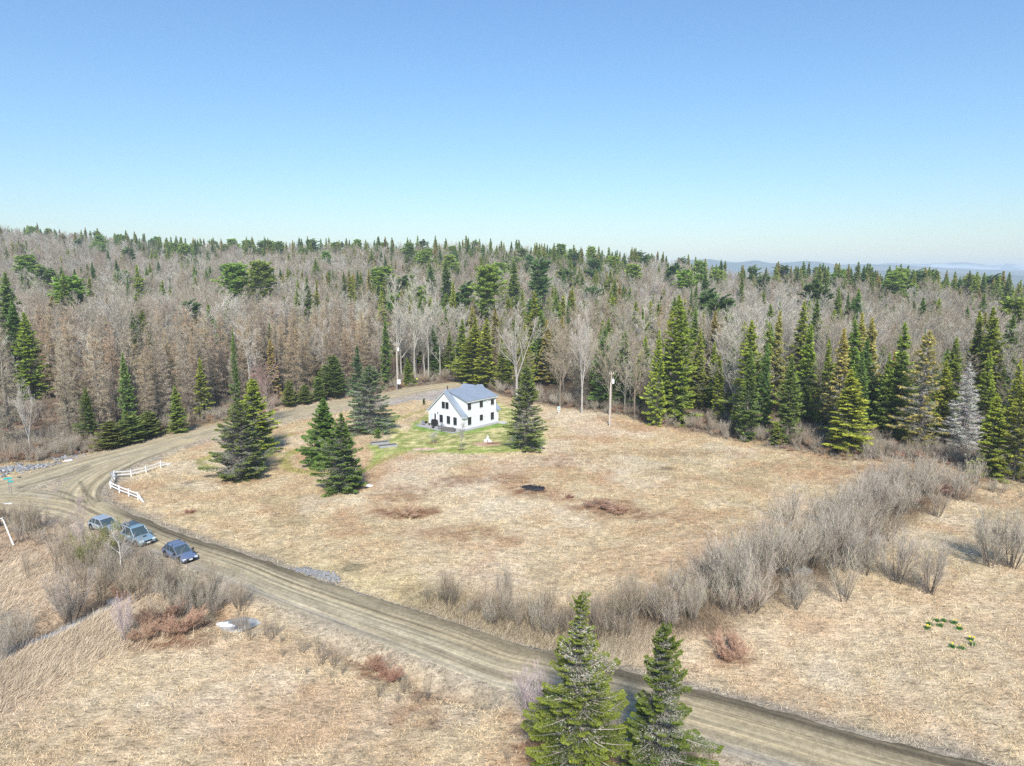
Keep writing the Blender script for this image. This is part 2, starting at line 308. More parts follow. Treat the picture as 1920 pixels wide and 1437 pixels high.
def mat_ground():
    m = bpy.data.materials.new('dry_meadow_ground'); m.use_nodes = True; t = m.node_tree; b = t.nodes['Principled BSDF']
    b.inputs['Roughness'].default_value = .95; b.inputs['Specular IOR Level'].default_value = .08
    a = t.nodes.new('ShaderNodeAttribute'); a.attribute_name = 'Col'; tc = t.nodes.new('ShaderNodeTexCoord'); src = a.outputs['Color']
    mp = t.nodes.new('ShaderNodeMapping'); mp.inputs['Rotation'].default_value = (0, 0, R(28)); mp.inputs['Scale'].default_value = (.55, 1.9, 1); t.links.new(tc.outputs['Object'], mp.inputs[0])
    for vec, sc, lo, hi, dt in ((tc.outputs['Object'], 1.1, .72, 1.22, 8), (mp.outputs[0], 1.5, .68, 1.2, 6), (tc.outputs['Object'], 7.0, .68, 1.25, 4), (mp.outputs[0], 3.2, .45, 1.08, 3)):
        n = t.nodes.new('ShaderNodeTexNoise'); n.inputs['Scale'].default_value = sc; n.inputs['Detail'].default_value = dt; n.inputs['Roughness'].default_value = .65
        t.links.new(vec, n.inputs[0]); r = t.nodes.new('ShaderNodeMapRange'); r.inputs[1].default_value = .32; r.inputs[2].default_value = .66 if lo > .5 else .46; r.inputs[3].default_value = lo; r.inputs[4].default_value = hi
        t.links.new(n.outputs[0], r.inputs[0]); x = t.nodes.new('ShaderNodeVectorMath'); x.operation = 'SCALE'
        t.links.new(src, x.inputs[0]); t.links.new(r.outputs[0], x.inputs['Scale']); src = x.outputs[0]
    t.links.new(src, b.inputs['Base Color'])
    n = t.nodes.new('ShaderNodeTexNoise'); n.inputs['Scale'].default_value = 3.5; n.inputs['Detail'].default_value = 8; n.inputs['Roughness'].default_value = .7; t.links.new(tc.outputs['Object'], n.inputs[0])
    bp = t.nodes.new('ShaderNodeBump'); bp.inputs['Strength'].default_value = .8; bp.inputs['Distance'].default_value = .25; t.links.new(n.outputs[0], bp.inputs['Height']); t.links.new(bp.outputs[0], b.inputs['Normal'])
    return m
M_GROUND = mat_ground()
# ------------------------------------------------------------------ the ground sheet
def axis(lo, hi, st, far, g=1.07):
    a = list(np.arange(lo, hi, st)); s = st; p = a[-1]
    while p < far: s *= g; p += s; a.append(p)
    s = st; p = lo; b = []
    while p > -far: s *= g; p -= s; b.append(p)
    return np.array(b[::-1] + a)
gx = axis(-92, 92, .55, 13000); gy = axis(30, 175, .5, 13000)
gy = gy[gy > -1500]
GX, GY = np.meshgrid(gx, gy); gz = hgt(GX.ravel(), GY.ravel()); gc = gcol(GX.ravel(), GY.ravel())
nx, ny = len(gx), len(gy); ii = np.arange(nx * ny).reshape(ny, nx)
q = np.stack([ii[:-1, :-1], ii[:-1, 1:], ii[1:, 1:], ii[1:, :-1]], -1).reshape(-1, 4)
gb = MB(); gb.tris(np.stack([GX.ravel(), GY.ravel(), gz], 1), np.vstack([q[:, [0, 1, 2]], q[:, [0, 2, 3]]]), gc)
tag(gb.obj('ground', M_GROUND, smooth=True), kind='structure')
# mountains far off to the right
def mountains():
    mb = MB(); az = np.linspace(-.25, .95, 260)
    for D0, wd, prof in ((5600, 800, [(1000,519),(1180,512),(1240,500),(1285,488),(1325,487),(1350,491),(1375,493),(1410,488),(1440,494),(1478,492),(1500,490),(1530,492),(1565,497),(1620,495),(1680,498),(1760,502),(1840,506),(1920,509),(2300,514)]),
                         (9200, 900, [(1500,512),(1600,501),(1660,494),(1700,495),(1800,493),(1850,499),(1875,495),(1895,498),(1915,506),(1990,507),(2300,510)]),
                         (3900, 450, [(1000,520),(1400,518),(1560,510),(1640,507),(1720,508),(1800,513),(1920,517),(2300,519)]),
                         (2700, 330, [(1000,536),(1500,533),(1700,528),(1800,530),(1920,533),(2300,535)])):
        rr = np.linspace(D0 - 2.2 * wd, D0 + 2.2 * wd, 26); A, Rr = np.meshgrid(np.tan(az), rr); X = A * Rr; Y = Rr
        cpx = 960 + 1280 * A; hv = H + (515 - np.interp(cpx, [p[0] for p in prof], [p[1] for p in prof])) / 1280 * D0 * 1.0
        n = fbm(X / 400, Y / 400, 4, 1.0)
        zz = -132 + (hv + 132 + (n - .5) * D0 * .003) * np.exp(-((Rr - D0) / wd) ** 2 * (1 + (n - .5))) + (n - .5) * 14 * (np.abs(Rr - D0) > wd)
        k = np.arange(X.size).reshape(X.shape); qq = np.stack([k[:-1, :-1], k[:-1, 1:], k[1:, 1:], k[1:, :-1]], -1).reshape(-1, 4)
        cc = mixc(np.ones(X.shape + (3,)) * np.array([.06, .075, .05]), sst(.45, .6, n), [.13, .12, .09])
        if D0 > 9000: cc = mixc(cc, sst(.55, .62, fbm(X / 220, Y / 220, 3)) * .6, [.7, .72, .75])
        mb.tris(np.stack([X.ravel(), Y.ravel(), zz.ravel()], 1), np.vstack([qq[:, [0, 1, 2]], qq[:, [0, 2, 3]]]), cc.reshape(-1, 3))
    tag(mb.obj('mountains', mat('wooded_mountain', attr=True, rough=1, spec=0), smooth=True), kind='structure')
mountains()
# ------------------------------------------------------------------ dirt roads
def mat_road():
    m = bpy.data.materials.new('packed_dirt'); m.use_nodes = True; t = m.node_tree; b = t.nodes['Principled BSDF']; b.inputs['Roughness'].default_value = .9; b.inputs['Specular IOR Level'].default_value = .15
    uv = t.nodes.new('ShaderNodeAttribute'); uv.attribute_name = 'Rd'    # x metres along, y metres across, z streak weight
    col = t.nodes.new('ShaderNodeAttribute'); col.attribute_name = 'Col'; src = col.outputs['Color']
    sep = t.nodes.new('ShaderNodeSeparateXYZ'); t.links.new(uv.outputs['Vector'], sep.inputs[0]); tc = t.nodes.new('ShaderNodeTexCoord')
    for sx, sy, lo, hi, w in ((.035, 2.1, .76, 1.15, True), (.06, 6.5, .80, 1.12, True), (.35, .9, .86, 1.08, True), (3, 3, .84, 1.1, False), (14, 14, .82, 1.15, False)):
        n = t.nodes.new('ShaderNodeTexNoise'); n.inputs['Scale'].default_value = 1; n.inputs['Detail'].default_value = 4
        mp = t.nodes.new('ShaderNodeMapping'); mp.inputs['Scale'].default_value = (sx, sy, sx if not w else 0)
        t.links.new(uv.outputs['Vector'] if w else tc.outputs['Object'], mp.inputs[0]); t.links.new(mp.outputs[0], n.inputs[0])
        r = t.nodes.new('ShaderNodeMapRange'); r.inputs[1].default_value = .36; r.inputs[2].default_value = .64; r.inputs[3].default_value = lo; r.inputs[4].default_value = hi; t.links.new(n.outputs[0], r.inputs[0])
        v = r.outputs[0]
        if w:
            mx = t.nodes.new('ShaderNodeMix'); mx.inputs[2].default_value = 1; t.links.new(sep.outputs[2], mx.inputs[0]); t.links.new(v, mx.inputs[3]); v = mx.outputs[0]
        x = t.nodes.new('ShaderNodeVectorMath'); x.operation = 'SCALE'; t.links.new(src, x.inputs[0]); t.links.new(v, x.inputs['Scale']); src = x.outputs[0]
    t.links.new(src, b.inputs['Base Color'])
    n = t.nodes.new('ShaderNodeTexNoise'); n.inputs['Scale'].default_value = 12; n.inputs['Detail'].default_value = 5; t.links.new(tc.outputs['Object'], n.inputs[0])
    bp = t.nodes.new('ShaderNodeBump'); bp.inputs['Strength'].default_value = .5; bp.inputs['Distance'].default_value = .04; t.links.new(n.outputs[0], bp.inputs['Height']); t.links.new(bp.outputs[0], b.inputs['Normal'])
    return m
M_ROAD = mat_road()
RUTS = [(smooth(PL(p), 10), w, k) for p, w, k in (([(80,897),(72,915),(70,935)], .22, [.45,.39,.28]), ([(84,897),(76,915),(75,935)], .22, [.45,.39,.28]), ([(102,894),(90,906),(85,920),(84,940)], .22, [.46,.40,.29]), ([(107,893),(95,906),(90,920),(89,940)], .22, [.46,.40,.29]), ([(128,888),(116,905),(110,925)], .25, [.45,.39,.28]), ([(40,914),(80,903),(130,889),(165,876)], .7, [.23,.195,.13]), ([(35,921),(75,917),(120,925),(160,945)], .3, [.22,.19,.125]), ([(60,924),(100,930),(140,942)], .25, [.23,.195,.13]), ([(135,940),(165,958),(215,980)], .35, [.19,.155,.10]), ([(150,905),(165,930),(205,953)], .35, [.22,.185,.12]))]
def ribbon(name, C, Wd, dz, bands, fadeends=(0, 0), nm=49, seed=0):
    S = smooth(C, 14); w = np.interp(np.linspace(0, 1, len(S)), np.linspace(0, 1, len(Wd)), Wd) / 2
    L = np.r_[0, np.cumsum(np.linalg.norm(np.diff(S, axis=0), axis=1))]; Ltot = L[-1]
    l2 = np.arange(0, Ltot, .35); P = np.stack([np.interp(l2, L, S[:, 0]), np.interp(l2, L, S[:, 1])], 1); w = np.interp(l2, L, w)
    d = np.gradient(P, axis=0); d /= np.linalg.norm(d, axis=1)[:, None]; nrm = np.stack([-d[:, 1], d[:, 0]], 1)
    t = np.linspace(-1, 1, nm); ed = (fbm(l2, l2 * 0 + seed, 3, .6) - .5) * .7; ed2 = (fbm(l2 + 90, l2 * 0 + seed, 3, .6) - .5) * .7
    W2 = w[:, None] * t[None] + np.where(t > 0, ed[:, None] * t ** 4, -ed2[:, None] * t ** 4)
    X = P[:, 0:1] + nrm[:, 0:1] * W2; Y = P[:, 1:2] + nrm[:, 1:2] * W2
    base = hgt(X.ravel(), Y.ravel()).reshape(X.shape)
    crown = .10 * (1 - t ** 2)[None] + .03 * sst(.99, .9, np.abs(t))[None] - .03 * sst(.97, 1, np.abs(t))[None]
    crown = crown - .02 * (fbm(W2 * 2.2, l2[:, None] * .05, 2, 1) - .5) * sst(1, .8, np.abs(t))[None]
    Zz = np.maximum(base, 0 * base - .05) + crown + dz
    fe = np.ones(len(l2))
    if fadeends[0]: fe *= sst(0, fadeends[0], l2)
    if fadeends[1]: fe *= sst(0, fadeends[1], Ltot - l2)
    c = np.ones(X.shape + (3,)) * np.array([.47, .385, .235]); c = mixc(c, sst(.4, .65, fbm(X, Y, 3, .12)) * .5, [.47, .39, .245])
    c = mixc(c, sst(.5, .7, fbm(l2[:, None] * .02 + 5, W2 * .9, 3, 1)) * .5 * fe[:, None], [.44, .39, .275])
    for a, b_, k, amt in bands:
        wob = (fbm(l2, l2 * 0 + a * 9, 3, .09) - .5) * .18; m = sst(a - .06, a, t[None] - wob[:, None]) * sst(b_ + .05, b_, t[None] - wob[:, None])
        patch = sst(.25, .55, fbm(l2 + a * 50, l2 * 0, 3, .05))[:, None]
        c = mixc(c, m * amt * (.45 + .55 * patch) * fe[:, None], k)
    if seed != 2:
        for T, w_, kc in RUTS:
            dd_ = dpl(X, Y, T); c = mixc(c, sst(w_ * 1.1, w_ * .35, dd_ + (fbm(X, Y, 2, 1.5) - .5) * w_) * .8, kc)
    n, m_ = X.shape; k = np.arange(n * m_).reshape(n, m_); qq = np.stack([k[:-1, :-1], k[:-1, 1:], k[1:, 1:], k[1:, :-1]], -1).reshape(-1, 4)
    mb = MB(); mb.tris(np.stack([X.ravel(), Y.ravel(), Zz.ravel()], 1), np.vstack([qq[:, [0, 2, 1]], qq[:, [0, 3, 2]]]), c.reshape(-1, 3))
    me = mb.mesh(name, M_ROAD, True); at = me.attributes.new('Rd', 'FLOAT_VECTOR', 'POINT')
    at.data.foreach_set('vector', np.stack([np.repeat(l2, m_), W2.ravel() + seed * 13, np.repeat(fe, m_)], 1).astype(np.float32).ravel())
    tag(link(name, me), kind='structure')
DARK = [.165, .135, .085]
ribbon('road', ROAD2_C, ROAD2_W, 0, [(-.98, -.80, [.30, .26, .19], .6), (-.30, -.12, [.33, .29, .21], .5), (.35, .5, [.34, .30, .22], .5)], seed=1)
ribbon('dirt_road', MAIN_C, MAIN_W, .008, [(.62, .97, DARK, 1), (.26, .33, DARK, .75), (.42, .46, [.27, .22, .15], .5), (.0, .03, [.24, .20, .13], .7), (-.2, -.17, [.26, .22, .145], .6), (.52, .545, DARK, .6), (-.62, -.40, [.30, .25, .17], .7), (-.98, -.72, [.31, .275, .22], .8)], (14, 0), seed=2)
ribbon('road_junction', LINK_C, LINK_W, .016, [(-.98, -.82, DARK, .7), (-.45, -.38, DARK, .5), (.15, .21, [.27, .23, .16], .5), (.5, .56, [.27, .23, .16], .5)], (5, 8), seed=3)
ribbon('road_junction', ARM_C, ARM_W, .012, [(-.5, -.4, [.27, .23, .16], .5), (.1, .17, DARK, .4), (.5, .6, DARK, .4)], (5, 8), seed=4)
# ------------------------------------------------------------------ plants: generators
def unit(v): return v / (np.linalg.norm(v, axis=-1, keepdims=True) + 1e-9)
def prisms(mb, P0, P1, r0, r1, col, m=0):
    n = len(P0)
    if n == 0: return
    d = unit(P1 - P0); up = np.where(np.abs(d[:, 2:3]) < .9, np.array([[0, 0, 1.]]), np.array([[1., 0, 0]])); a = unit(np.cross(d, up)); b = np.cross(d, a)
    V = np.zeros((n, 6, 3)); r0 = np.broadcast_to(r0, (n,))[:, None]; r1 = np.broadcast_to(r1, (n,))[:, None]
    for k in range(3):
        t = 2 * math.pi * k / 3; o = a * math.cos(t) + b * math.sin(t); V[:, k] = P0 + o * r0; V[:, 3 + k] = P1 + o * r1
    f = np.array([[0,1,4],[0,4,3],[1,2,5],[1,5,4],[2,0,3],[2,3,5]]); Fc = (np.arange(n) * 6)[:, None, None] + f[None]
    c = np.asarray(col, float); c = np.repeat(c, 6, 0) if c.ndim == 2 else c
    mb.tris(V.reshape(-1, 3), Fc.reshape(-1, 3), c, m)
def slivers(mb, P0, P1, w, col, rs, m=0, side=None):
    n = len(P0)
    if n == 0: return
    d = unit(P1 - P0); s = unit(np.cross(d, rs.randn(n, 3))) if side is None else side
    w = np.broadcast_to(w, (n,))[:, None] / 2
    V = np.stack([P0 + s * w, P0 - s * w, P1], 1); c = np.asarray(col, float); c = np.repeat(c, 3, 0) if c.ndim == 2 else c
    mb.tris(V.reshape(-1, 3), np.arange(3 * n), c, m)
def jit(col, n, rs, a=.15):
    return np.clip(np.array(col)[None] * (1 + a * rs.randn(n, 1)) * (1 + a * .3 * rs.randn(n, 3)), .005, .95)
def trunk_mesh(name, h, r, col, rs, lean=.0, top=1.0, seg=7):
    mb = MB(); z = np.linspace(0, h * top, seg); w = np.cumsum(rs.randn(seg, 2) * lean, 0); w -= w[0]
    P = np.column_stack([w, z]); P[0, 2] = -.4; rr = r * (1 - .93 * z / h) ; rr[0] *= 1.3
    mb.tube(P, rr, 7, 0, col); return mb, P
def conifer(seed, h, Rr, n, size, kind='spruce', grey=.3, whorl=.42, base=None, tip=None, bare0=.04, prof=None, belly=.42):
    rs = np.random.RandomState(seed)
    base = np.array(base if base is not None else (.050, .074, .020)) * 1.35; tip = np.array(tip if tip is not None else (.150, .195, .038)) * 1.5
    tb, P = trunk_mesh('t', h, h * .011 + .05, (.20, .16, .13) if kind != 'pine' else (.22, .15, .11), rs, .012)
    cb = MB(); zs, Ls, az, el = [], [], [], []
    z = h * bare0; k = 0
    lob = rs.rand(8) * .5 + .75; ex = rs.uniform(.58, .92); ph_ = rs.rand() * 99; skew = rs.rand() * 6.28
    while z < h * .985:
        t = z / h; nb = rs.randint(4, 7)
        if kind == 'pine': pr = (math.sin(math.pi * min(1, max(0, (t - .25) / .8))) ** .6) * (1 if t > .35 else .5) * (.6 + .6 * rs.rand())
        elif kind == 'cedar': pr = (1 - t) ** .55 * (.85 + .2 * rs.rand()) * min(1, .6 + t * 3)
        else: pr = ((1 - t) ** ex) * (.70 + .55 * float(vnoise(np.array([z * .55 + ph_]), np.array([ph_]))[0])) * min(1, .72 + t * 2.2) * (.86 + .28 * rs.rand()) + .02
        if prof: pr = float(np.interp(t, *prof)) * (.8 + .35 * rs.rand())
        for j in range(nb):
            a = 2 * math.pi * (j + rs.rand() * .8) / nb + k * .7
            gap = float(vnoise(np.array([a * 1.1 + ph_]), np.array([z * .35]))[0])
            if kind != 'cedar' and gap < .26 and rs.rand() < .7: continue
            L = Rr * pr * (.62 + .5 * rs.rand()) * (1 + .18 * math.cos(a - skew)) * lob[int(a / (2 * math.pi) * 8) % 8]
            if kind == 'ragged' and rs.rand() < .3: L *= .45
            zs.append(z + rs.randn() * .06); Ls.append(max(L, .12)); az.append(a)
            el.append({'pine': .25 + .4 * rs.rand(), 'cedar': .6 + .3 * rs.rand()}.get(kind, -.22 + .85 * t + .12 * rs.randn()))
        z += whorl * (.7 + .6 * rs.rand()) * (1 - .45 * t) * (1.5 if kind == 'pine' else 1); k += 1
    zs, Ls, az, el = map(np.array, (zs, Ls, az, el)); N = len(zs)
    ca = np.stack([np.cos(az), np.sin(az), np.zeros(N)], 1); sd = np.stack([-np.sin(az), np.cos(az), np.zeros(N)], 1)
    tx = np.interp(zs, P[:, 2], P[:, 0]); ty = np.interp(zs, P[:, 2], P[:, 1])
    O = np.stack([tx, ty, zs], 1)
    sag = (-.10 if kind in ('pine', 'cedar') else .10)
    def pt(i, s):
        return O[i] + ca[i] * (s * Ls[i] * np.cos(el[i]))[:, None] + np.array([0, 0, 1.]) * ((np.sin(el[i]) * s - sag * s * (1.6 - 1.9 * s)) * Ls[i])[:, None]
    for a, b in ((0, .35), (.35, .7), (.7, 1)):
        i = np.arange(N); r = .012 + .011 * Ls; prisms(cb, pt(i, np.full(N, a)), pt(i, np.full(N, b)), r * (1 - a) + .004, r * (1 - b) + .004, jit((.30, .275, .24), N, rs, .1), 1)
    w = Ls ** 1.35; i = rs.choice(N, n, p=w / w.sum()); s = 1 - rs.rand(n) ** 1.5 * (.86 if kind != 'pine' else .6)
    wid = (.30 * Ls[i] * (1.08 - s) ** .6 + .07) * (1.3 if kind in ('pine', 'cedar') else 1)
    qv = (rs.rand(n) * 2 - 1); p = pt(i, s) + sd[i] * (qv * wid)[:, None]; p[:, 2] -= np.abs(qv) * wid * (.25 if kind == 'spruce' else .05) + rs.rand(n) * size * .5
    d = unit(ca[i] * .75 + sd[i] * (np.sign(qv) * .55)[:, None] + rs.randn(n, 3) * .38 + np.array([0, 0, .12 if kind != 'pine' else .4]))
    sz = size * (.65 + .7 * rs.rand(n)); inner = (s < .25 + grey * .75 * rs.rand(n)) & (rs.rand(n) < grey * 1.25)
    if grey > .42: inner |= rs.rand(n) < (.95 * grey * np.exp(-((p[:, 2] / h - belly) / .20) ** 2) * (s < .93) * sst(.3, .55, fbm(p[:, 0] * .9 + p[:, 2] * .5, p[:, 1] * .9 + p[:, 2] * .6, 2, .6)) * 1.2)
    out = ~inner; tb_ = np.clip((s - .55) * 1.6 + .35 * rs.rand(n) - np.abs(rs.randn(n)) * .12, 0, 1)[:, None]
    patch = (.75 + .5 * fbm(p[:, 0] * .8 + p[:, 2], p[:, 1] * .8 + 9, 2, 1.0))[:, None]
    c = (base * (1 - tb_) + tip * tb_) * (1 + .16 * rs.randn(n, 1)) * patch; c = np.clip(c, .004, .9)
    side = unit(np.cross(d, np.array([0, 0, 1.]) + rs.randn(n, 3) * 1.1))
    if kind == 'dead': inner[:] = True; out[:] = False
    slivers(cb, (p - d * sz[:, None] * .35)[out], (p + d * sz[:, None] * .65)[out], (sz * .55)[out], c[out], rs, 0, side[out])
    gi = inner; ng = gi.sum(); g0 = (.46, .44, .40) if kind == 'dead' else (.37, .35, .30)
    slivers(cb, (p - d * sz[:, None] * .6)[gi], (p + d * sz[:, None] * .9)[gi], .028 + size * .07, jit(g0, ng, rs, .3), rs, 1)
    # leader
    if kind != 'pine' and kind != 'dead':
        m = int(n * .025) + 6; zz = h * (.93 + .075 * rs.rand(m)); pp = np.stack([np.full(m, P[-1, 0]), np.full(m, P[-1, 1]), zz], 1); dd = unit(rs.randn(m, 3) * .8 + np.array([0, 0, .9]))
        slivers(cb, pp, pp + dd * size * .8, size * .4, jit(tip * .8, m, rs, .2), rs, 0)
    return tb.mesh('conifer_trunk', M_BARK), cb.mesh('conifer_crown', [M_NEED, M_TWIG])
def grow(rs, P0, D, L, r, n, t0, ang, k, up=.25, r_k=.5):
    """children of straight branches"""
    N = len(P0); i = np.repeat(np.arange(N), n); t = t0 + (1 - t0) * (np.tile((np.arange(n) + .5) / n, N) + (rs.rand(N * n) - .5) / n)
    perp = unit(np.cross(D[i], rs.randn(N * n, 3))); a = ang * (.7 + .6 * rs.rand(N * n))[:, None]
    d = unit(D[i] * np.cos(a) + perp * np.sin(a) + np.array([0, 0, up])); l = L[i] * k * (1.15 - .6 * t) * (.7 + .6 * rs.rand(N * n))
    return P0[i] + D[i] * (L[i] * t)[:, None], d, l, r[i] * r_k * (1.1 - .6 * t)
def baretree(seed, h, spread=.5, limbs=16, tcol=(.22, .20, .18), wcol=(.30, .25, .21), tw=.03, t0=.3, fork=False, tr=None, dens=1.0):
    rs = np.random.RandomState(seed); tb = MB(); cb = MB(); r0 = tr or h * .011 + .03
    if fork:
        nst = 3; z0 = h * .25; tb.tube([(0, 0, -.4), (0.05, 0, z0)], [r0 * 1.3, r0], 7, 0, tcol)
        P0 = np.tile([[0.05, 0, z0 - .1]], (nst, 1)); D = unit(rs.randn(nst, 3) * np.array([.22, .22, 0]) + np.array([0, 0, 1])); L = h * (.55 + .2 * rs.rand(nst)); rr = np.full(nst, r0 * .75)
        for a, d, l in zip(P0, D, L): tb.tube([a, a + d * l * .5, a + d * l], [r0 * .75, r0 * .45, r0 * .08], 5, 0, tcol)
        tst = .1; limbs = max(5, limbs // 2)
    else:
        wob = np.cumsum(rs.randn(7, 2) * h * .006, 0); z = np.linspace(0, h * .97, 7); P = np.column_stack([wob - wob[0], z]); P[0, 2] = -.4
        tb.tube(P, r0 * (1 - .93 * z / h), 7, 0, tcol); P0 = np.array([[0, 0, 0.]]); D = np.array([unit(P[-1] - P[0] * [1, 1, 0])]); L = np.array([h * .97]); rr = np.array([r0]); tst = t0
    p, d, l, r = grow(rs, P0, D, L, rr, limbs, tst, .75, spread if not fork else .5, .35, .45)
    if not fork: p[:, :2] += 0
    e = p + d * l[:, None]; prisms(cb, p, e, r, r * .25, jit(tcol, len(p), rs, .1), 0)
    p2, d2, l2, r2 = grow(rs, p, d, l, r, 6, .2, .7, .42, .3); prisms(cb, p2, p2 + d2 * l2[:, None], np.maximum(r2 * .8, .012), .006, jit((np.array(tcol) + np.array(wcol)) / 2, len(p2), rs, .12), 0)
    p3, d3, l3, r3 = grow(rs, p2, d2, l2, r2, max(3, int(5 * dens)), .1, .65, .55, .3); l3 = np.maximum(l3, .45)
    slivers(cb, p3, p3 + d3 * l3[:, None], tw * 1.1, jit(wcol, len(p3), rs, .15), rs, 0)
    p4, d4, l4, r4 = grow(rs, p3, d3, l3, r3, max(3, int(5 * dens)), .15, .6, .6, .3); l4 = np.maximum(l4, .35)
    slivers(cb, p4, p4 + d4 * l4[:, None], tw * .8, jit(wcol, len(p4), rs, .2), rs, 0)
    return tb.mesh('bare_tree_trunk', M_BARK), cb.mesh('bare_tree_crown', M_TWIG)
def larch(seed, h, Rr, col=(.27, .19, .135), tipc=(.34, .20, .10), n=6500):
    rs = np.random.RandomState(seed); tb, P = trunk_mesh('t', h, h * .009 + .04, (.19, .16, .14), rs, .015); cb = MB()
    N = int(h * 9); t = .07 + .91 * rs.rand(N) ** .95; z = t * h; az = rs.rand(N) * 6.283; L = Rr * ((1 - t) ** .75 * .95 + .05) * (.55 + .6 * rs.rand(N)) * (.7 + .3 * sst(.08, .3, t)); el = -.1 + .6 * t + .15 * rs.randn(N)
    d = np.stack([np.cos(az) * np.cos(el), np.sin(az) * np.cos(el), np.sin(el)], 1)
    p = np.stack([np.interp(z, P[:, 2], P[:, 0]), np.interp(z, P[:, 2], P[:, 1]), z], 1); r = .008 + .008 * L
    tcl = (np.array(col)[None] * (1 - t[:, None]) + np.array(tipc)[None] * t[:, None])
    prisms(cb, p, p + d * L[:, None], r + .006, .006, tcl * .85, 0)
    w = L ** 1.2; i = rs.choice(N, n, p=w / w.sum()); s = .12 + .88 * rs.rand(n) ** .8; q = p[i] + d[i] * (L[i] * s)[:, None]
    dd = unit(d[i] * .6 + rs.randn(n, 3) * .55 + np.array([0, 0, .15])); ll = .3 + .45 * rs.rand(n)
    slivers(cb, q, q + dd * ll[:, None], .048, np.clip(tcl[i] * (1 + .2 * rs.randn(n, 1)), .01, .9), rs, 0)
    return tb.mesh('larch_trunk', M_BARK), cb.mesh('larch_crown', M_TWIG)
def shrub(seed, h, stems=14, flare=.38, tcol=(.19, .165, .145), wcol=(.33, .285, .25), tw=.014, rad=.35, lean=(0, 0), dens=1.0, base=.05):
    rs = np.random.RandomState(seed); sb = MB(); cb = MB(); a = rs.rand(stems) * 6.283; rr = rad * np.sqrt(rs.rand(stems)); fl = flare * (.25 + .9 * rs.rand(stems))
    P0 = np.stack([np.cos(a) * rr, np.sin(a) * rr, np.full(stems, -.08)], 1); D = unit(np.stack([np.cos(a) * np.sin(fl) + lean[0], np.sin(a) * np.sin(fl) + lean[1], np.cos(fl)], 1)); L = h * (.6 + .45 * rs.rand(stems)); r = .010 + .0075 * L * (.6 + .5 * rs.rand(stems))
    mid = P0 + D * (L * .5)[:, None]; D2 = unit(D + np.array([0, 0, -.12]) * 0 + rs.randn(stems, 3) * .1); end = mid + D2 * (L * .5)[:, None]
    prisms(sb, P0, mid, r, r * .6, jit(tcol, stems, rs, .15)); prisms(sb, mid, end, r * .6, r * .15, jit(tcol, stems, rs, .15))
    p2, d2, l2, r2 = grow(rs, P0, D, L, r, 9, .22, .5, .42, .35); prisms(cb, p2, p2 + d2 * l2[:, None], np.maximum(r2 * .7, .005), .003, jit(wcol, len(p2), rs, .15))
    p3, d3, l3, r3 = grow(rs, p2, d2, l2, r2, max(3, int(6 * dens)), .1, .5, .5, .3); slivers(cb, p3, p3 + d3 * l3[:, None], tw, jit(wcol, len(p3), rs, .2), rs)
    p4, d4, l4, r4 = grow(rs, p3, d3, l3, r3, max(2, int(4 * dens)), .1, .5, .6, .3); slivers(cb, p4, p4 + d4 * np.maximum(l4, .18)[:, None], tw * .75, jit(wcol, len(p4), rs, .2), rs)
    return sb.mesh('shrub_stems', M_BARK), cb.mesh('shrub_twigs', M_TWIG)
# prototypes: (trunk mesh, crown mesh, height, radius)
PR = {}
YG = dict(base=(.065, .088, .018), tip=(.20, .225, .032)); DG = dict(base=(.040, .066, .022), tip=(.105, .15, .035)); OG = dict(base=(.085, .085, .03), tip=(.24, .20, .06))
PR['spruce'] = [(*conifer(10, 18, 3.2, 12000, .38, grey=.25), 18, 3.2), (*conifer(11, 18, 3.0, 12000, .38, grey=.38, **YG), 18, 3.0), (*conifer(12, 18, 2.8, 11000, .38, grey=.15, **DG), 18, 2.8), (*conifer(13, 18, 3.4, 12000, .40, 'ragged', grey=.45, **YG), 18, 3.2), (*conifer(14, 18, 2.6, 11000, .38, grey=.2), 18, 2.6), (*conifer(15, 18, 3.0, 11000, .40, 'ragged', grey=.55, bare0=.12, **OG), 18, 3.0)]
PR['dark'] = [PR['spruce'][2], (*conifer(16, 18, 2.9, 12000, .38, grey=.12, **DG), 18, 2.9)]
PR['yellow'] = [PR['spruce'][1], PR['spruce'][3], (*conifer(17, 18, 3.4, 13000, .38, grey=.25, **YG), 18, 3.4)]
PR['brown'] = [(*conifer(18, 18, 3.2, 8000, .40, 'ragged', grey=.95, **OG), 18, 3.2)]
PR['dead'] = [(*conifer(19, 18, 3.2, 9000, .55, 'dead', grey=1), 18, 3.2)]
PR['pine'] = [(*conifer(20, 24, 6, 16000, .7, 'pine', grey=.05, base=(.075, .11, .028), tip=(.18, .24, .05), bare0=.35), 24, 6), (*conifer(21, 24, 6, 16000, .7, 'pine', grey=.1, base=(.05, .08, .032), tip=(.12, .17, .055), bare0=.35), 24, 6)]
PR['cedar'] = [(*conifer(22, 10, 2.4, 8000, .30, 'cedar', grey=.1, base=(.045, .065, .02), tip=(.12, .14, .035)), 10, 2.4)]
PR['larch'] = [(*larch(s, 19, 2.5, c, t), 19, 2.5) for s, c, t in ((30, (.34, .285, .21), (.44, .34, .225)), (31, (.33, .29, .225), (.40, .33, .235)), (32, (.35, .285, .20), (.46, .345, .205)), (33, (.34, .30, .235), (.39, .33, .245)))]
GREY = ((.21, .19, .155), (.41, .365, .285)); PALE = ((.40, .375, .32), (.50, .46, .38)); PINK = ((.23, .19, .145), (.41, .335, .25)); BRN = ((.20, .17, .13), (.37, .315, .22))
PR['bare'] = [(*baretree(40 + i, 16, .46, 18, *c, tw=.038, t0=.22, dens=1.3), 16, 4) for i, c in enumerate((GREY, PINK, BRN, GREY, PINK))]
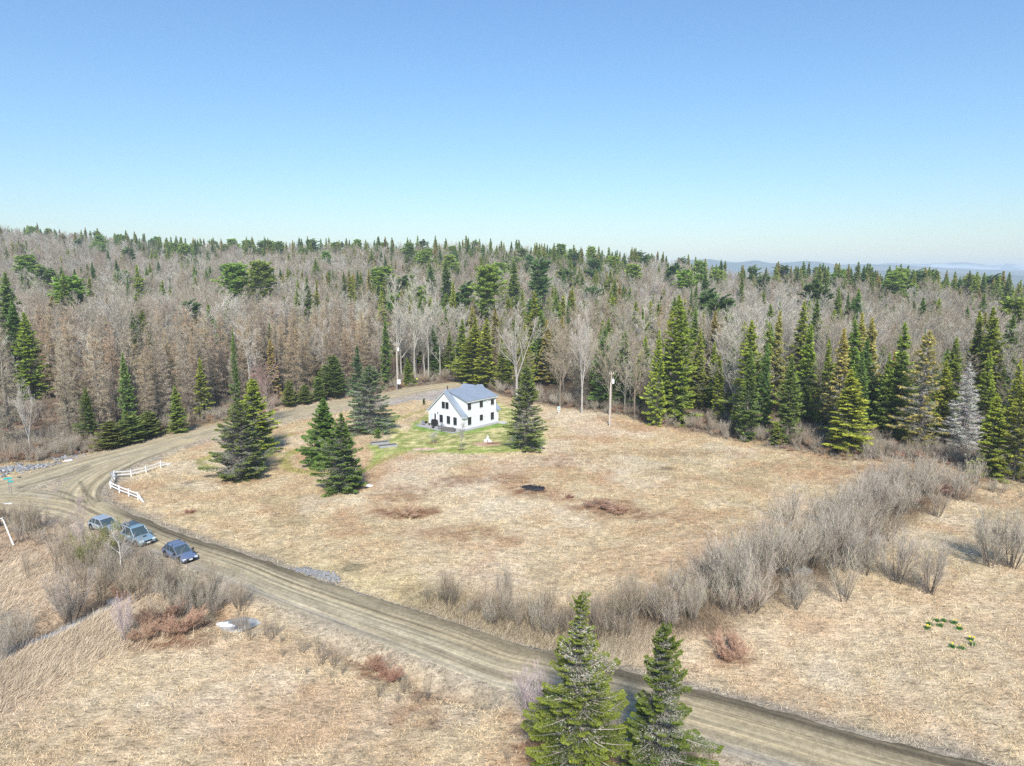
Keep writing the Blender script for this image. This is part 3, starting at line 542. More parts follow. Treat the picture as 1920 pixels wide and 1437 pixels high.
PR['aspen'] = [(*baretree(50 + i, 17, .30, 18, *PALE, t0=.32, tw=.038, dens=1.2), 17, 3) for i in range(3)]
PR['oak'] = [(*baretree(60 + i, 15, .5, 14, *c, fork=True, dens=1.3), 15, 5) for i, c in enumerate((BRN, ((.40, .375, .34), (.50, .455, .39)), GREY))]
# ------------------------------------------------------------------ planting
def plant(name, pr, x, y, h, w, label, cat='tree', group=None, names=('trunk', 'crown'), rz=None, z=None):
    t, c, ph, pw = pr; zz = (Z(x, y) if z is None else z)
    o = thing(name, label, cat, (x, y, zz - .05), random.random() * 6.28 if rz is None else rz, group, (w / pw, w / pw, h / ph))
    link(names[0], t, o); link(names[1], c, o); return o
SPOTS = []
def hand(kind, u, vt, wpx, label, D=None, vb=None, ub=None, pi=None, hero=None, group=None, name='spruce_tree'):
    if vb is not None: b = G(ub or u, vb); x, y = b; 
    else: y = D; x, _ = atY(u, vt, D)
    for _ in range(3):
        gz_ = Z(x, y)
        if vb is not None and abs(gz_) > .05: x, y = G(ub or u, vb, gz_)
    _, zt = atY(u, vt, y); h = max(zt - Z(x, y), .6); w = wpx / 2 / F * y * (1.36 if kind in 'ygdsc spruce dark yellow brown dead cedar' else 1.0)
    pr = hero or PR[kind][(pi if pi is not None else random.randrange(99)) % len(PR[kind])]
    SPOTS.append((x, y, w)); plant(name, pr, x, y, h, w, label, 'shrub' if name.endswith('shrub') else 'tree', group); return h
def Hc(seed, h, w, n, size, **k): a = conifer(seed, h, w, n, size, **k); return (*a, h, w)
# trees of the lawn and meadow
LICH = dict(base=(.045, .06, .02), tip=(.13, .16, .04))
hand('y', 470, 711, 92, 'yellow-green spruce tipped bright at its top, just behind the grey-bellied spruce by the white fence', vb=850, ub=480, hero=Hc(101, 16, 3.9, 39000, 0.269, grey=.45, **YG))
hand('g', 448, 752, 104, 'broad spruce with grey lichen-covered middle, nearest to the white fence', vb=897, ub=453, hero=Hc(102, 13, 4.2, 45000, 0.246, grey=.85, whorl=.34, base=(.04,.065,.025), tip=(.12,.155,.04)))
hand('d', 626, 748, 72, 'dense dark green conifer without grey, rear one of the pair in mid meadow', vb=874, ub=612, hero=Hc(103, 12, 3.5, 51000, 0.246, grey=.02, whorl=.3, base=(.04,.07,.02), tip=(.10,.16,.035)))
hand('g', 642, 776, 86, 'green spruce with spreading lower boughs, front one of the pair in mid meadow', vb=920, ub=645, hero=Hc(104, 12, 3.9, 45000, 0.224, grey=.5, whorl=.32, base=(.04,.066,.02), tip=(.12,.165,.035)))
hand('g', 698, 686, 104, 'wide grey half-bare spruce above the small shed west of the house', vb=806, ub=697, hero=Hc(105, 15, 5.2, 39000, 0.269, grey=1.0, whorl=.36, base=(.05,.07,.035), tip=(.12,.15,.06)))
hand('s', 674, 648, 38, 'slim blue-green spruce top rising behind the wide grey half-bare spruce', vb=782, ub=674, hero=Hc(106, 16, 2.6, 16000, .24, grey=.1, base=(.03,.06,.03), tip=(.08,.13,.05)))
hand('c', 627, 667, 60, 'olive cedar with a wide rounded crown at the far roadside behind the meadow pair', vb=748, ub=629, hero=Hc(107, 13, 4, 22000, .26, kind='cedar', grey=.1, base=(.04,.055,.018), tip=(.095,.115,.028)), name='cedar_tree')
hand('g', 986, 686, 64, 'narrow-topped spruce with grey skirt standing on the lawn right of the house', vb=843, ub=987, hero=Hc(108, 15.5, 3.3, 48000, 0.224, grey=.62, whorl=.34, **LICH))
hand('o', 497, 700, 46, 'bare tree with reddish twigs beside the yellow-green spruce near the far road', vb=800, ub=503, hero=(*baretree(109, 10, .5, 20, (.3, .25, .22), (.36, .24, .20), tw=.022, t0=.15, dens=1.3), 10, 2.6), name='bare_tree')
SH = Hc(110, 2.2, .9, 1500, .16, kind='cedar', grey=0, base=(.03, .05, .02), tip=(.08, .11, .03)); SHY = Hc(111, 2.2, .9, 1500, .16, kind='cedar', grey=0, base=(.05, .08, .015), tip=(.13, .17, .03))
hand('s', 795, 747, 9, 'small lone dark evergreen at the gravel left of the house', vb=759, hero=SH, name='evergreen_shrub')
hand('s', 682, 797, 12, 'dark rounded evergreen shrub left of the shed', vb=815, hero=SH, name='evergreen_shrub')
hand('s', 709, 802, 16, 'bright green evergreen shrub nearest to the raised beds', vb=822, hero=SHY, name='evergreen_shrub')
hand('s', 721, 799, 13, 'olive evergreen shrub at the right of the bright green one', vb=813, hero=SH, name='evergreen_shrub')
# the two big ones in the foreground
hand('y', 1100, 1118, 164, 'large foreground spruce with a bushy top tuft, left one beside the dirt road', vb=1455, ub=1082, hero=Hc(120, 10, 3.0, 100000, .105, grey=.44, whorl=.17, kind='ragged', base=(.036,.052,.012), tip=(.105,.128,.020), belly=.72, prof=([0,.25,.5,.66,.78,.87,.93,.97,1],[.92,1,.70,.50,.26,.15,.24,.2,.04])))
hand('y', 1240, 1170, 152, 'large foreground spruce with pointed dense top, right one beside the dirt road', vb=1475, ub=1232, hero=Hc(121, 10, 3.0, 95000, .105, grey=.50, whorl=.18, kind='ragged', base=(.036,.052,.012), tip=(.10,.125,.020), belly=.5, prof=([0,.2,.45,.62,.75,.88,.95,1],[.95,1,.74,.46,.36,.30,.2,.03])))
# conifers one can tell apart along the edges of the wood: kind,u,vtop,width,D,vbase,label
E_ = [
('dark',9,513,56,185,None,'tall dark spruce at the far left edge, tallest of its clump'),
('spruce',22,565,50,160,None,'green spruce in front of the tall dark one at the left edge'),
('spruce',44,588,56,150,None,'wide spruce on the right side of the far left clump'),
('spruce',118,513,42,228,None,'green spruce tallest of the left hillside clump'),
('dark',104,518,26,236,None,'thin dark spruce touching the tallest one of the left hillside clump'),
('spruce',96,557,46,212,None,'spruce low on the left side of the left hillside clump'),
('dark',139,505,22,300,None,'dark spruce behind the left hillside clump'),
('dark',151,533,22,236,None,'slender dark green spruce right of the left hillside clump'),
('dark',172,492,15,330,None,'thin spruce high on the left hillside'),
('yellow',167,520,26,280,None,'yellowish spruce high among bare trees on the left hillside'),
('dark',217,487,18,350,None,'dark spruce high on the left hillside near the skyline'),
('yellow',256,497,30,295,None,'broad yellow-green spruce high on the left hillside'),
('dark',238,518,10,290,None,'very thin spruce beside the broad yellow-green hillside spruce'),
('dark',318,523,11,300,None,'small spruce alone among bare hillside trees at left'),
('spruce',247,582,26,185,None,'spruce between the two silvery bare trees at left'),
('dark',243,663,30,None,818,'dark slender spruce in the larch row near the left road'),
('spruce',334,724,34,None,812,'short olive conifer at the larch row foot beside the road'),
('dark',170,728,32,None,830,'dark sparse spruce left in the larch row'),
('dark',446,617,16,None,776,'thin dark spruce behind the yellow-green lawn spruce'),
('dark',561,446,15,600,None,'dark spire on the skyline left of the blue-green pine'),
('spruce',591,485,24,400,None,'pale spruce on the middle hillside below the skyline'),
('spruce',558,525,20,270,None,'left one of two spruces beside a white birch on the hillside'),
('dark',575,518,26,262,None,'right one of two spruces beside a white birch on the hillside'),
('spruce',593,525,20,258,None,'tall narrow spruce right of the white hillside birch'),
('spruce',613,510,18,330,None,'spruce standing in pale bare crowns on the middle hillside'),
('dark',644,510,14,320,None,'thin dark spruce left of a green clump on the middle hillside'),
('dark',670,506,15,330,None,'slim dark one of the middle hillside clump'),
('spruce',660,517,18,300,None,'green front one of the middle hillside clump'),
('spruce',691,505,24,300,None,'tall column spruce of the middle hillside'),
('yellow',715,548,30,225,None,'green bushy spruce left of the white aspens'),
('dark',729,536,18,228,None,'dark spruce with tufted top left of the white aspens'),
('spruce',726,596,24,None,726,'spruce just behind the roadside utility pole'),
('yellow',764,672,28,None,722,'low yellow-green spruce right of the roadside utility pole'),
('dark',807,497,26,330,None,'conical spruce high behind the white aspens'),
('dark',836,491,34,300,None,'broad dark spruce with layered boughs behind the aspens'),
('yellow',850,521,18,260,None,'yellowish spruce right of the broad layered spruce'),
('spruce',842,622,22,195,None,'spruce in front of the grey aspens behind the road end'),
('yellow',893,612,64,None,722,'massive green spruce at the road end directly behind the house'),
('yellow',914,598,46,None,726,'spruce on the right side of the massive one behind the house'),
('spruce',1001,548,38,215,None,'tall spruce above the big bare tree behind the house'),
('spruce',1024,600,42,178,None,'green spruce between the two big bare trees behind the lawn'),
('yellow',1073,537,24,240,None,'yellow-topped spruce right of centre on the slope'),
('dark',1066,562,22,215,None,'dark spruce in front of the yellow-topped one'),
('spruce',963,489,36,310,None,'wide spruce near the skyline right of the bright pine'),
('dark',1057,502,17,320,None,'narrow dark spruce below the skyline right of centre'),
('yellow',1192,567,40,195,None,'leaning yellow-green spruce between the utility pole and the giant spruce'),
('spruce',1206,572,24,205,None,'thin spruce touching the leaning yellow-green one'),
('yellow',1264,556,80,None,792,'giant spruce with layered boughs, tallest right of the utility pole'),
('spruce',1231,620,34,None,798,'slender green conifer at the left foot of the giant spruce'),
('dark',1246,648,30,None,790,'dark green conifer leaning on the giant spruce trunk'),
('dark',1277,672,38,142,None,'dark conifer under the right boughs of the giant spruce'),
('dark',1330,717,28,None,764,'small dark conifer standing alone before grey bare trees'),
('spruce',1350,664,26,135,None,'medium conifer left of the broad olive spruce'),
('yellow',1399,604,76,None,806,'broad olive spruce first of the right-hand row'),
('dark',1408,655,38,118,None,'dark conifer in front of the broad olive spruce'),
('dark',1322,513,28,300,None,'dark cone-shaped spruce high right of the giant spruce'),
('dark',1297,537,10,270,None,'left one of two thin dark spruces on the right slope'),
('dark',1306,531,13,268,None,'right one of two thin dark spruces on the right slope'),
('dark',1253,492,16,360,None,'dark spruce near the skyline above the giant spruce'),
('spruce',1392,512,18,300,None,'loose spruce below the distant mountains'),
('spruce',1463,585,46,140,None,'tall dark-topped spruce second of the right-hand row'),
('dark',1440,645,30,122,None,'spruce left of the tall dark-topped one in the right-hand row'),
('dark',1475,672,46,None,832,'front conifer of the right-hand row with a grey trunk showing'),
('spruce',1508,567,52,165,None,'spruce with knobbly top at the back of the right-hand row'),
('dark',1533,563,40,170,None,'dark tufted spruce at the back of the right-hand row'),
('yellow',1522,610,58,134,None,'tall yellow-green spruce in the middle of the right-hand row'),
('spruce',1555,636,42,125,None,'spruce right of the tall yellow-green one in the right-hand row'),
('yellow',1584,694,80,None,846,'wide low-boughed yellow-green spruce at the meadow edge'),
('dark',1627,635,44,126,None,'dark upright conifer right of the wide low-boughed spruce'),
('spruce',1618,662,34,116,None,'narrow conifer in front of the dark upright one'),
('spruce',1668,663,38,118,None,'conifer left of the brown-grey thinning spruce'),
('brown',1722,622,72,None,842,'tall thinning spruce with brown and grey boughs'),
('dark',1735,621,20,130,None,'dark narrow spruce tip behind the thinning spruce'),
('yellow',1759,676,46,None,836,'bright-topped spruce left of the silver dead tree'),
('dead',1800,676,58,None,850,'silver dead spruce with bare drooping boughs'),
('dark',1797,619,18,190,None,'lone thin dark spruce behind the silver dead tree'),
('yellow',1837,585,58,140,None,'left one of the two tallest spruces at the right'),
('yellow',1862,578,62,136,None,'right one of the two tallest spruces at the right'),
('yellow',1858,662,50,112,None,'yellow-green spruce in front of the two tallest at the right'),
('yellow',1852,738,70,None,893,'low broad spruce at the meadow edge right of the silver dead tree'),
('spruce',1899,712,56,None,900,'dark spruce second from the right picture edge'),
('yellow',1914,676,50,104,None,'spruce cut by the right picture edge'),
('yellow',1455,791,26,None,834,'small light green conifer at the foot of the right-hand row'),
('spruce',1574,539,26,220,None,'silvery spruce on the right slope behind the row'),
('dark',1591,548,18,222,None,'narrow dark spruce on the right slope'),
('dark',1609,550,38,218,None,'bushy dark green spruce on the right slope'),
('spruce',1537,496,24,330,None,'tall loose spruce breaking the right skyline'),
('dark',1602,592,22,180,None,'spruce tip behind the dark upright conifer of the row'),
('dark',1620,608,14,170,None,'very thin spruce tip right of the row middle'),
('spruce',1676,634,18,170,None,'spruce tip behind the gap left of the thinning spruce'),
]
for k, u, vt, w, D, vb, lab in E_: hand(k, u, vt, w, lab, D=D, vb=vb)
for u, vt, w, D, i, lab in ((437,497,66,290,0,'bright green round-crowned pine, left one of the hillside pair'), (484,493,60,285,0,'bright green pine, right one of the hillside pair'), (912,501,62,250,0,'bright green pine standing high behind the house'), (582,450,34,560,1,'blue-green pine on the middle skyline'), (1009,488,50,300,1,'broad dark green pine near the skyline right of the house')):
    hand('pine', u, vt, w, lab, D=D, pi=i, name='pine_tree')
for u, vt, vb, w, lab in ((210,790,842,64,'low dark evergreen bush at the left roadside, left of three'), (244,776,834,60,'low dark evergreen bush at the left roadside, middle of three'), (280,772,822,54,'low dark evergreen bush at the left roadside, right of three'), (572,722,760,34,'dark low cedar at the roadside behind the bare reddish tree'), (543,714,765,30,'dark cedar left of the low roadside cedar'), (597,706,754,30,'dark cedar at the roadside left of the olive cedar')):
    hand('cedar', u, vt, w, lab, vb=vb, name='cedar_tree')
for k, u, vt, w, D, vb, lab in (
('aspen',747,533,40,None,716,'white-trunked aspen beside the roadside pole, left of three'),('aspen',779,534,40,None,714,'white-trunked aspen, middle of the three by the road'),('aspen',803,542,36,None,712,'white-trunked aspen, right of the three by the road'),
('aspen',567,545,30,240,None,'white forked birch on the middle hillside'),('oak',216,556,96,165,None,'large silvery bare tree left above the larches'),('oak',299,596,84,160,None,'second large silvery bare tree right of the first at left'),
('oak',57,724,60,None,852,'crooked bare birch near the left edge by the brush'),('bare',150,578,70,170,None,'rounded bare tree left of the large silvery one'),('oak',969,586,104,None,750,'big spreading bare tree directly behind the house'),
('oak',1091,588,84,None,775,'big pale bare tree left of the slim utility pole'),('oak',1142,610,70,None,778,'bare tree right behind the slim utility pole'),('bare',1050,640,70,None,764,'bare tree with low boughs behind the meter post'),('bare',1190,660,60,None,788,'bare twiggy tree between the pole and the giant spruce')):
    hand(k, u, vt, w, lab, D=D, vb=vb, name='bare_tree')
# ------------------------------------------------------------------ the wood: each tree a position and a kind
rs = np.random.RandomState(77); cand = []
for lo, hi, st in ((80, 235, 4.0), (235, 360, 5.2), (360, 720, 6.4)):
    ys = np.arange(lo, hi, st); 
    for y0 in ys:
        xs = np.arange(-1.45 * y0 - 10, 1.25 * y0 + 10, st); X = xs + rs.rand(len(xs)) * st; Y = y0 + rs.rand(len(xs)) * st; cand.append(np.stack([X, Y], 1))
cand = np.vstack(cand); cx, cy = cand.T; cc = colpx(cx, cy)
dep = cy - front(cc); keep = (dep > 2.5 + 2 * rs.rand(len(cx))) & (cy < ridge(cc) + 55) & (road_d(cx, cy) > 2.6)
keep &= ~((cc < 170) & (dep < 42) & (rs.rand(len(cx)) < .86))          # open brushy corner at the left
keep &= ~((cc > 1290) & (cc < 1350) & (dep < 14))
keep &= rs.rand(len(cx)) < .93
cand = cand[keep]; cx, cy = cand.T; cc = colpx(cx, cy); dep = cy - front(cc)
SP = np.array(SPOTS); 
near_ok = np.ones(len(cx), bool)
for sx, sy, sw in SPOTS: near_ok &= np.hypot(cx - sx, cy - sy) > min(2.2, sw * .8)
# keep sight lines open in front of the trees one can tell apart
for sx, sy, sw in SPOTS:
    if sy > 100:
        a = np.abs(cx / cy - sx / sy) * cy < sw * .55 + .8; near_ok &= ~(a & (cy < sy) & (cy > sy - 26))
cand = cand[near_ok]; cx, cy = cand.T; cc = colpx(cx, cy); dep = cy - front(cc); N = len(cx)
nz = fbm(cx, cy, 3, .020); nz2 = fbm(cx + 300, cy, 3, .035); rr = rs.rand(N); rel = (cy - front(cc)) / (ridge(cc) - front(cc))
kind = np.full(N, 'bare   '); hh = 9.5 + 8 * rs.rand(N)
con = .12 + .58 * sst(.50, .64, nz); con = np.where(rel > .84, .18 + .75 * sst(.42, .62, fbm(cx + 70, cy, 2, .03)), con); con = np.where((rel > .5) & (cc > 700) & (cc < 1150), con + .20, con)
con = np.where((cc > 1370) & (dep < 38), .68, con); con = np.where((cc > 1450) & (rel > .82), .75, con); con = np.where((cc < 720) & (rel < .3), .05, con); con = np.where((cc > 1330) & (dep > 38) & (rel < .80), np.minimum(con, .13), con)
asp = np.where(nz2 > .52, .55, .12); asp = np.where((cc > 715) & (cc < 880) & (dep < 60), .85, asp); asp = np.where((cc > 1330) & (cc < 1520) & (rel < .55), .85, asp)
lar = np.where((cc > 40) & (cc < 725) & (dep < 58), .86, .06); lar = np.where((cc > 1400) & (rel > .42) & (rel < .85), .62, lar); lar = np.where((cc > 1120) & (cc < 1400) & (rel > .1) & (rel < .35), .35, lar)
isl = rs.rand(N) < lar; kind[isl] = 'larch '; ia = ~isl & (rs.rand(N) < asp); kind[ia] = 'aspen '; ic = rr < con; kind[ic] = 'spruce'
kind = np.char.strip(kind)
hh = np.where(kind == 'larch', 15 + 5.5 * rs.rand(N), hh); hh = np.where(kind == 'aspen', 11 + 8 * rs.rand(N), hh); hh = np.where(kind == 'spruce', 9 + 12 * rs.rand(N) ** 1.3, hh)
hh *= np.where((rel > .2), .88, 1); hh *= np.where((cc > 860) & (cc < 1240) & (dep < 30), .85, 1)
hh *= np.where((kind == 'spruce') & (rel > .86), 1.25, 1)
isp = (kind == 'spruce') & (rs.rand(N) < .045) & (rel > .12); kind[isp] = 'pine'; hh = np.where(isp, 15 + 6 * rs.rand(N), hh)
hh = np.where((kind == 'larch') & (cc > 1400), 11 + 3 * rs.rand(N), hh)
hz = hgt(cx, cy); vis = (cc > -15) & (cc < 1935); order = np.argsort(cy)
LMK = [(0, 'at the far left edge of the picture'), (170, 'above the far left road end'), (330, 'over the left road arm'), (500, 'behind the yellow-green lawn spruce'), (640, 'behind the wide grey half-bare spruce'), (780, 'behind the roadside utility pole'), (870, 'directly behind the house'), (990, 'behind the lawn spruce right of the house'), (1120, 'behind the slim utility pole'), (1240, 'around the giant spruce'), (1350, 'left of the right-hand spruce row'), (1480, 'behind the right-hand spruce row'), (1620, 'above the far end of the hedge'), (1760, 'near the silver dead tree'), (1e9, 'at the right edge of the picture')]
def WHERE(c, d, r):
    k = next(t for x, t in LMK if c < x + 1 or x > 1e8)
    return ('at the wood front ' if d < 13 else 'inside the wood ' if d < 34 else 'deep in the wood ' if r < .8 else 'on the skyline ') + k
LAB = {'larch': ('larch_tree', 'brown-grey leafless larch %s'), 'bare': ('bare_tree', 'bare broadleaf tree %s'), 'aspen': ('aspen_tree', 'pale bare aspen %s'), 'spruce': ('spruce_tree', 'green spruce %s'), 'pine': ('pine_tree', 'round-crowned green pine %s')}
quota = {'larch': 300, 'bare': 290, 'aspen': 300, 'spruce': 195, 'pine': 90}; used = {k: 0 for k in quota}
rest = []
for i in order:
    k = kind[i]; pi = rs.randint(len(PR[k])); pr = PR[k][pi]; h = hh[i]; sc = h / pr[2] * ((1.05 + .4 * rs.rand()) if k == 'spruce' else (.95 + .3 * rs.rand())); rz = rs.rand() * 6.28
    if vis[i] and used[k] < quota[k]:
        used[k] += 1; nm, lb = LAB[k]; wh = WHERE(cc[i], dep[i], rel[i]); o = thing(nm, lb % wh, 'tree', (cx[i], cy[i], hz[i] - .1), rz, k + ' trees ' + wh, (sc, sc, h / pr[2])); link('trunk', pr[0], o); link('crown', pr[1], o)
    else: rest.append((cx[i], cy[i], hz[i] - .1, rz, sc, h / pr[2], k, pi))
def scatter(name, protos, pts, rot, scl, idx, label, cat):
    hid = bpy.data.collections.new(name + '_models')
    for n_, (ms) in enumerate(protos):
        for j, me in enumerate(ms): pass
        o = bpy.data.objects.new('%s_model_%02d' % (name, n_), joined(ms)); hid.objects.link(o)
    me = bpy.data.meshes.new(name); me.vertices.add(len(pts)); me.vertices.foreach_set('co', np.asarray(pts, np.float32).ravel())
    for nm, ty, arr, f in (('rot', 'FLOAT_VECTOR', rot, 'vector'), ('scl', 'FLOAT_VECTOR', scl, 'vector'), ('idx', 'INT', idx, 'value')):
        a = me.attributes.new(nm, ty, 'POINT'); a.data.foreach_set(f, np.asarray(arr, np.int32 if ty == 'INT' else np.float32).ravel())
    o = link(name, me); ng = bpy.data.node_groups.new(name, 'GeometryNodeTree')
    ng.interface.new_socket('Geometry', in_out='INPUT', socket_type='NodeSocketGeometry'); ng.interface.new_socket('Geometry', in_out='OUTPUT', socket_type='NodeSocketGeometry')
    gi = ng.nodes.new('NodeGroupInput'); go = ng.nodes.new('NodeGroupOutput'); ip = ng.nodes.new('GeometryNodeInstanceOnPoints'); ci = ng.nodes.new('GeometryNodeCollectionInfo')
    ci.inputs['Collection'].default_value = hid; ci.inputs['Separate Children'].default_value = True; ci.inputs['Reset Children'].default_value = True
    at = {}
    for nm, ty in (('rot', 'FLOAT_VECTOR'), ('scl', 'FLOAT_VECTOR'), ('idx', 'INT')):
        n = ng.nodes.new('GeometryNodeInputNamedAttribute'); n.data_type = ty; n.inputs['Name'].default_value = nm; at[nm] = n.outputs[0]
    ip.inputs['Pick Instance'].default_value = True
    ng.links.new(gi.outputs[0], ip.inputs['Points']); ng.links.new(ci.outputs[0], ip.inputs['Instance']); ng.links.new(at['idx'], ip.inputs['Instance Index'])
    er = ng.nodes.new('FunctionNodeEulerToRotation'); ng.links.new(at['rot'], er.inputs[0]); ng.links.new(er.outputs[0], ip.inputs['Rotation']); ng.links.new(at['scl'], ip.inputs['Scale']); ng.links.new(ip.outputs[0], go.inputs[0])
    md = o.modifiers.new('scatter', 'NODES'); md.node_group = ng
    tag(o, label, cat, kind='stuff'); return o
def joined(ms):
    import bmesh
    Vs, Fs, Cs, Ms, mats, off = [], [], [], [], [], 0
    for me in ms:
        nv = len(me.vertices); nf = len(me.polygons); v = np.empty(nv * 3, np.float32); me.vertices.foreach_get('co', v); f = np.empty(nf * 3, np.int32); me.loops.foreach_get('vertex_index', f)
        c = np.empty(nv * 4, np.float32); me.color_attributes['Col'].data.foreach_get('color', c); m = np.empty(nf, np.int32); me.polygons.foreach_get('material_index', m)
        Vs.append(v.reshape(-1, 3)); Fs.append(f.reshape(-1, 3) + off); Cs.append(c.reshape(-1, 4)[:, :3]); Ms.append(m + len(mats)); mats += list(me.materials); off += nv
    mb = MB(); mb.V = Vs; mb.F = Fs; mb.C = Cs; mb.M = Ms; return mb.mesh('joined', mats)
for nm, ks, lab in (('far_bare_wood', ('bare', 'aspen', 'larch'), 'grey-brown mass of leafless trees covering the far hillside'), ('far_spruce_wood', ('spruce', 'pine'), 'dark green evergreens scattered over the far hillside and skyline')):
    protos = [(k, j) for k in ks for j in range(len(PR[k]))]; ix = {p: i for i, p in enumerate(protos)}; sub = [r for r in rest if r[6] in ks]
    scatter(nm, [PR[k][j][:2] for k, j in protos], [r[:3] for r in sub], [(0, 0, r[3]) for r in sub], [(r[4], r[4], r[5]) for r in sub], [ix[(r[6], r[7])] for r in sub], lab, 'woodland')
print('WOOD', N, used, len(rest))
#PART2
# ------------------------------------------------------------------ the house
def house():
    hs = thing('farmhouse', 'white two-storey gabled farmhouse with blue-grey metal roof on the green lawn', 'house', (CORN[0], CORN[1], 0), HANG)
    WX, WY, EH, RH = 9.3, 9.8, 2.85, 6.95; mx = -WX / 2; sl = (RH - EH) / (WX / 2)
    b = MB(); b.prism([(-WX, .22), (0, .22), (0, EH), (mx, RH), (-WX, EH)], 0, WY)
    d0, d1, dh = .95, 9.1, 5.45; rh2 = RH - .08; ds = (rh2 - dh) / (WX / 2)
    b.prism([(.004, EH - .3), (.004, dh), (mx + .05, rh2), (mx + .05, EH)], d0, d1)
    wall = b.obj('wall', M_SIDING, hs)
    # clapboard laps: thin real edges each course
    lp = MB()
    for k in range(26):
        z = .42 + k * .25
        hw = WX / 2 if z < EH else (RH - z) / sl
        if hw > .3: lp.box((mx, -.008, z), (hw * 2 - .25, .012, .018))
        if z < 5.3: lp.box((.012 if z > EH else .008, (d0 + d1) / 2 if z > EH - .1 else WY / 2, z), (.012, (d1 - d0 if z > EH - .1 else WY) - .25, .018))
    lp.obj('clapboard_laps', M_SIDING, wall)
    f = MB(); f.box((mx, WY / 2, .08), (WX - .06, WY - .06, .34)); f.obj('foundation', M_CONC, hs)
    r = MB(); ov = .38; th = .13
    def slab(x0, z0, x1, z1, y0, y1): r.prism([(x0, z0), (x1, z1), (x1, z1 + th), (x0, z0 + th)], y0, y1)
    slab(-WX - ov, EH - sl * ov, mx, RH, -ov, WY + ov)
    for y0, y1 in ((-ov, d0 + .02), (d1 - .02, WY + ov)): slab(mx + .001, RH, ov, EH - sl * ov, y0, y1)
    roof = r.obj('roof', M_ROOF, hs)
    r = MB(); r.prism([(mx - .08, rh2 + .12), (ov + .05, dh - ds * (ov + .05) + .02), (ov + .05, dh - ds * (ov + .05) + .15), (mx - .08, rh2 + .26)], d0 - .32, d1 + .32); dr = r.obj('dormer_roof', M_ROOF, hs)
    s = MB(); L = math.hypot(WX / 2 + ov, rh2 - dh)
    y = d0 - .30
    while y < d1 + .32:
        s.prism([(mx - .06, rh2 + .255), (ov + .04, dh - ds * (ov + .04) + .145), (ov + .04, dh - ds * (ov + .04) + .195), (mx - .06, rh2 + .305)], y, y + .045); y += .42
    s.obj('seam', M_ROOF, dr)
    s = MB(); y = -ov + .05
    while y < WY + ov:
        s.prism([(-WX - ov, EH - sl * ov + th), (mx, RH + th), (mx, RH + th + .04), (-WX - ov, EH - sl * ov + th + .04)], y, y + .03)
        if y < d0 - .3 or y > d1 + .33: s.prism([(mx, RH + th), (ov, EH - sl * ov + th), (ov, EH - sl * ov + th + .04), (mx, RH + th + .04)], y, y + .03)
        y += .42
    s.obj('seam', M_ROOF, roof)
    t = MB()          # fascia, rakes, corner boards, water table
    for sx in (-1, 1):
        xe = mx + sx * (WX / 2 + ov); ze = EH - sl * ov
        t.prism([(xe, ze - .14), (mx, RH - .15), (mx, RH - .003), (xe, ze - .003)], -ov + .03, -ov + .10)
        t.prism([(xe, ze - .14), (mx, RH - .15), (mx, RH - .003), (xe, ze - .003)], WY + ov - .10, WY + ov - .03)
    t.box((-WX - ov + .03, WY / 2, EH - sl * ov - .075), (.06, WY + .5, .13))
    t.box((ov - .03, -.1 + .35, EH - sl * ov - .075), (.06, .9, .13)); t.box((ov - .0, (d0 + d1) / 2, dh - ds * ov - .055), (.05, d1 - d0 + .5, .15))
    for x, y in ((-.05, -.013), (-WX + .05, -.013)): t.box((x, y, EH / 2 + .08), (.12, .03, EH - .2))
    for y in (.05, WY - .05): t.box((.014, y, EH / 2 + .05), (.03, .12, EH - .2))
    for y in (d0 + .05, d1 - .05): t.box((.02, y, (EH + dh) / 2), (.03, .12, dh - EH - .1))
    t.prism([(.0, dh - .16), (.0, dh - .02), (mx + .4, rh2 - .15), (mx + .4, rh2 - .29)], d0 - .03, d0 - .002)
    t.box((.22, -.2, EH - .33), (.5, .34, .10)); t.box((-WX - .22, -.2, EH - .33), (.5, .34, .10))
    t.obj('trim', M_TRIM, hs)
    def window(cx, z0, z1, w, face):      # face 0: gable wall (y=0), 1: long wall (x=0)
        m = MB(); h = z1 - z0; cz = (z0 + z1) / 2; fr = .06; dep = .07; out = -.02
        def bx(a, c, da, dc, dd=dep, o=out):
            if face == 0: m.box((cx + a, o, cz + c), (da, dd, dc))
            else: m.box((-o + .01, cx + a, cz + c), (dd, da, dc))
        bx(0, h / 2 - fr / 2, w, fr); bx(0, -h / 2 + fr / 2, w, fr)
        for s_ in (-1, 1): bx(s_ * (w / 2 - fr / 2), 0, fr, h - 2 * fr)
        bx(0, 0, w - 2 * fr, .05, .05); bx(0, h / 4, .025, h / 2 - fr, .035); bx(0, -h / 4, .025, h / 2 - fr, .035)
        for s_ in (-1, 1): bx(0, s_ * h / 4, w - 2 * fr, .025, .035)
        wn = m.obj('window', M_FRAME, hs); m = MB(); bx(0, 0, w - 2 * fr, h - 2 * fr, .012, -.012); m.obj('pane', M_GLASS, wn)
        m = MB(); bx(0, -h / 2 - .035, w + .12, .06, .1); bx(0, h / 2 + .05, w + .12, .09, .04); m.obj('sill', M_TRIM, wn)
    for cx in (-5.8, -3.84, -2.06): window(cx, .78, 2.28, .86, 0)
    for cx in (-5.17, -4.17): window(cx, 3.6, 4.9, .80, 0)
    window(1.72, .85, 2.35, .86, 1); window(4.95, 1.18, 2.3, .82, 1); window(8.05, .85, 2.3, .86, 1)
    window(1.72, 3.72, 4.98, .82, 1); window(4.95, 3.72, 4.98, .82, 1); window(8.1, 3.78, 4.85, .82, 1)
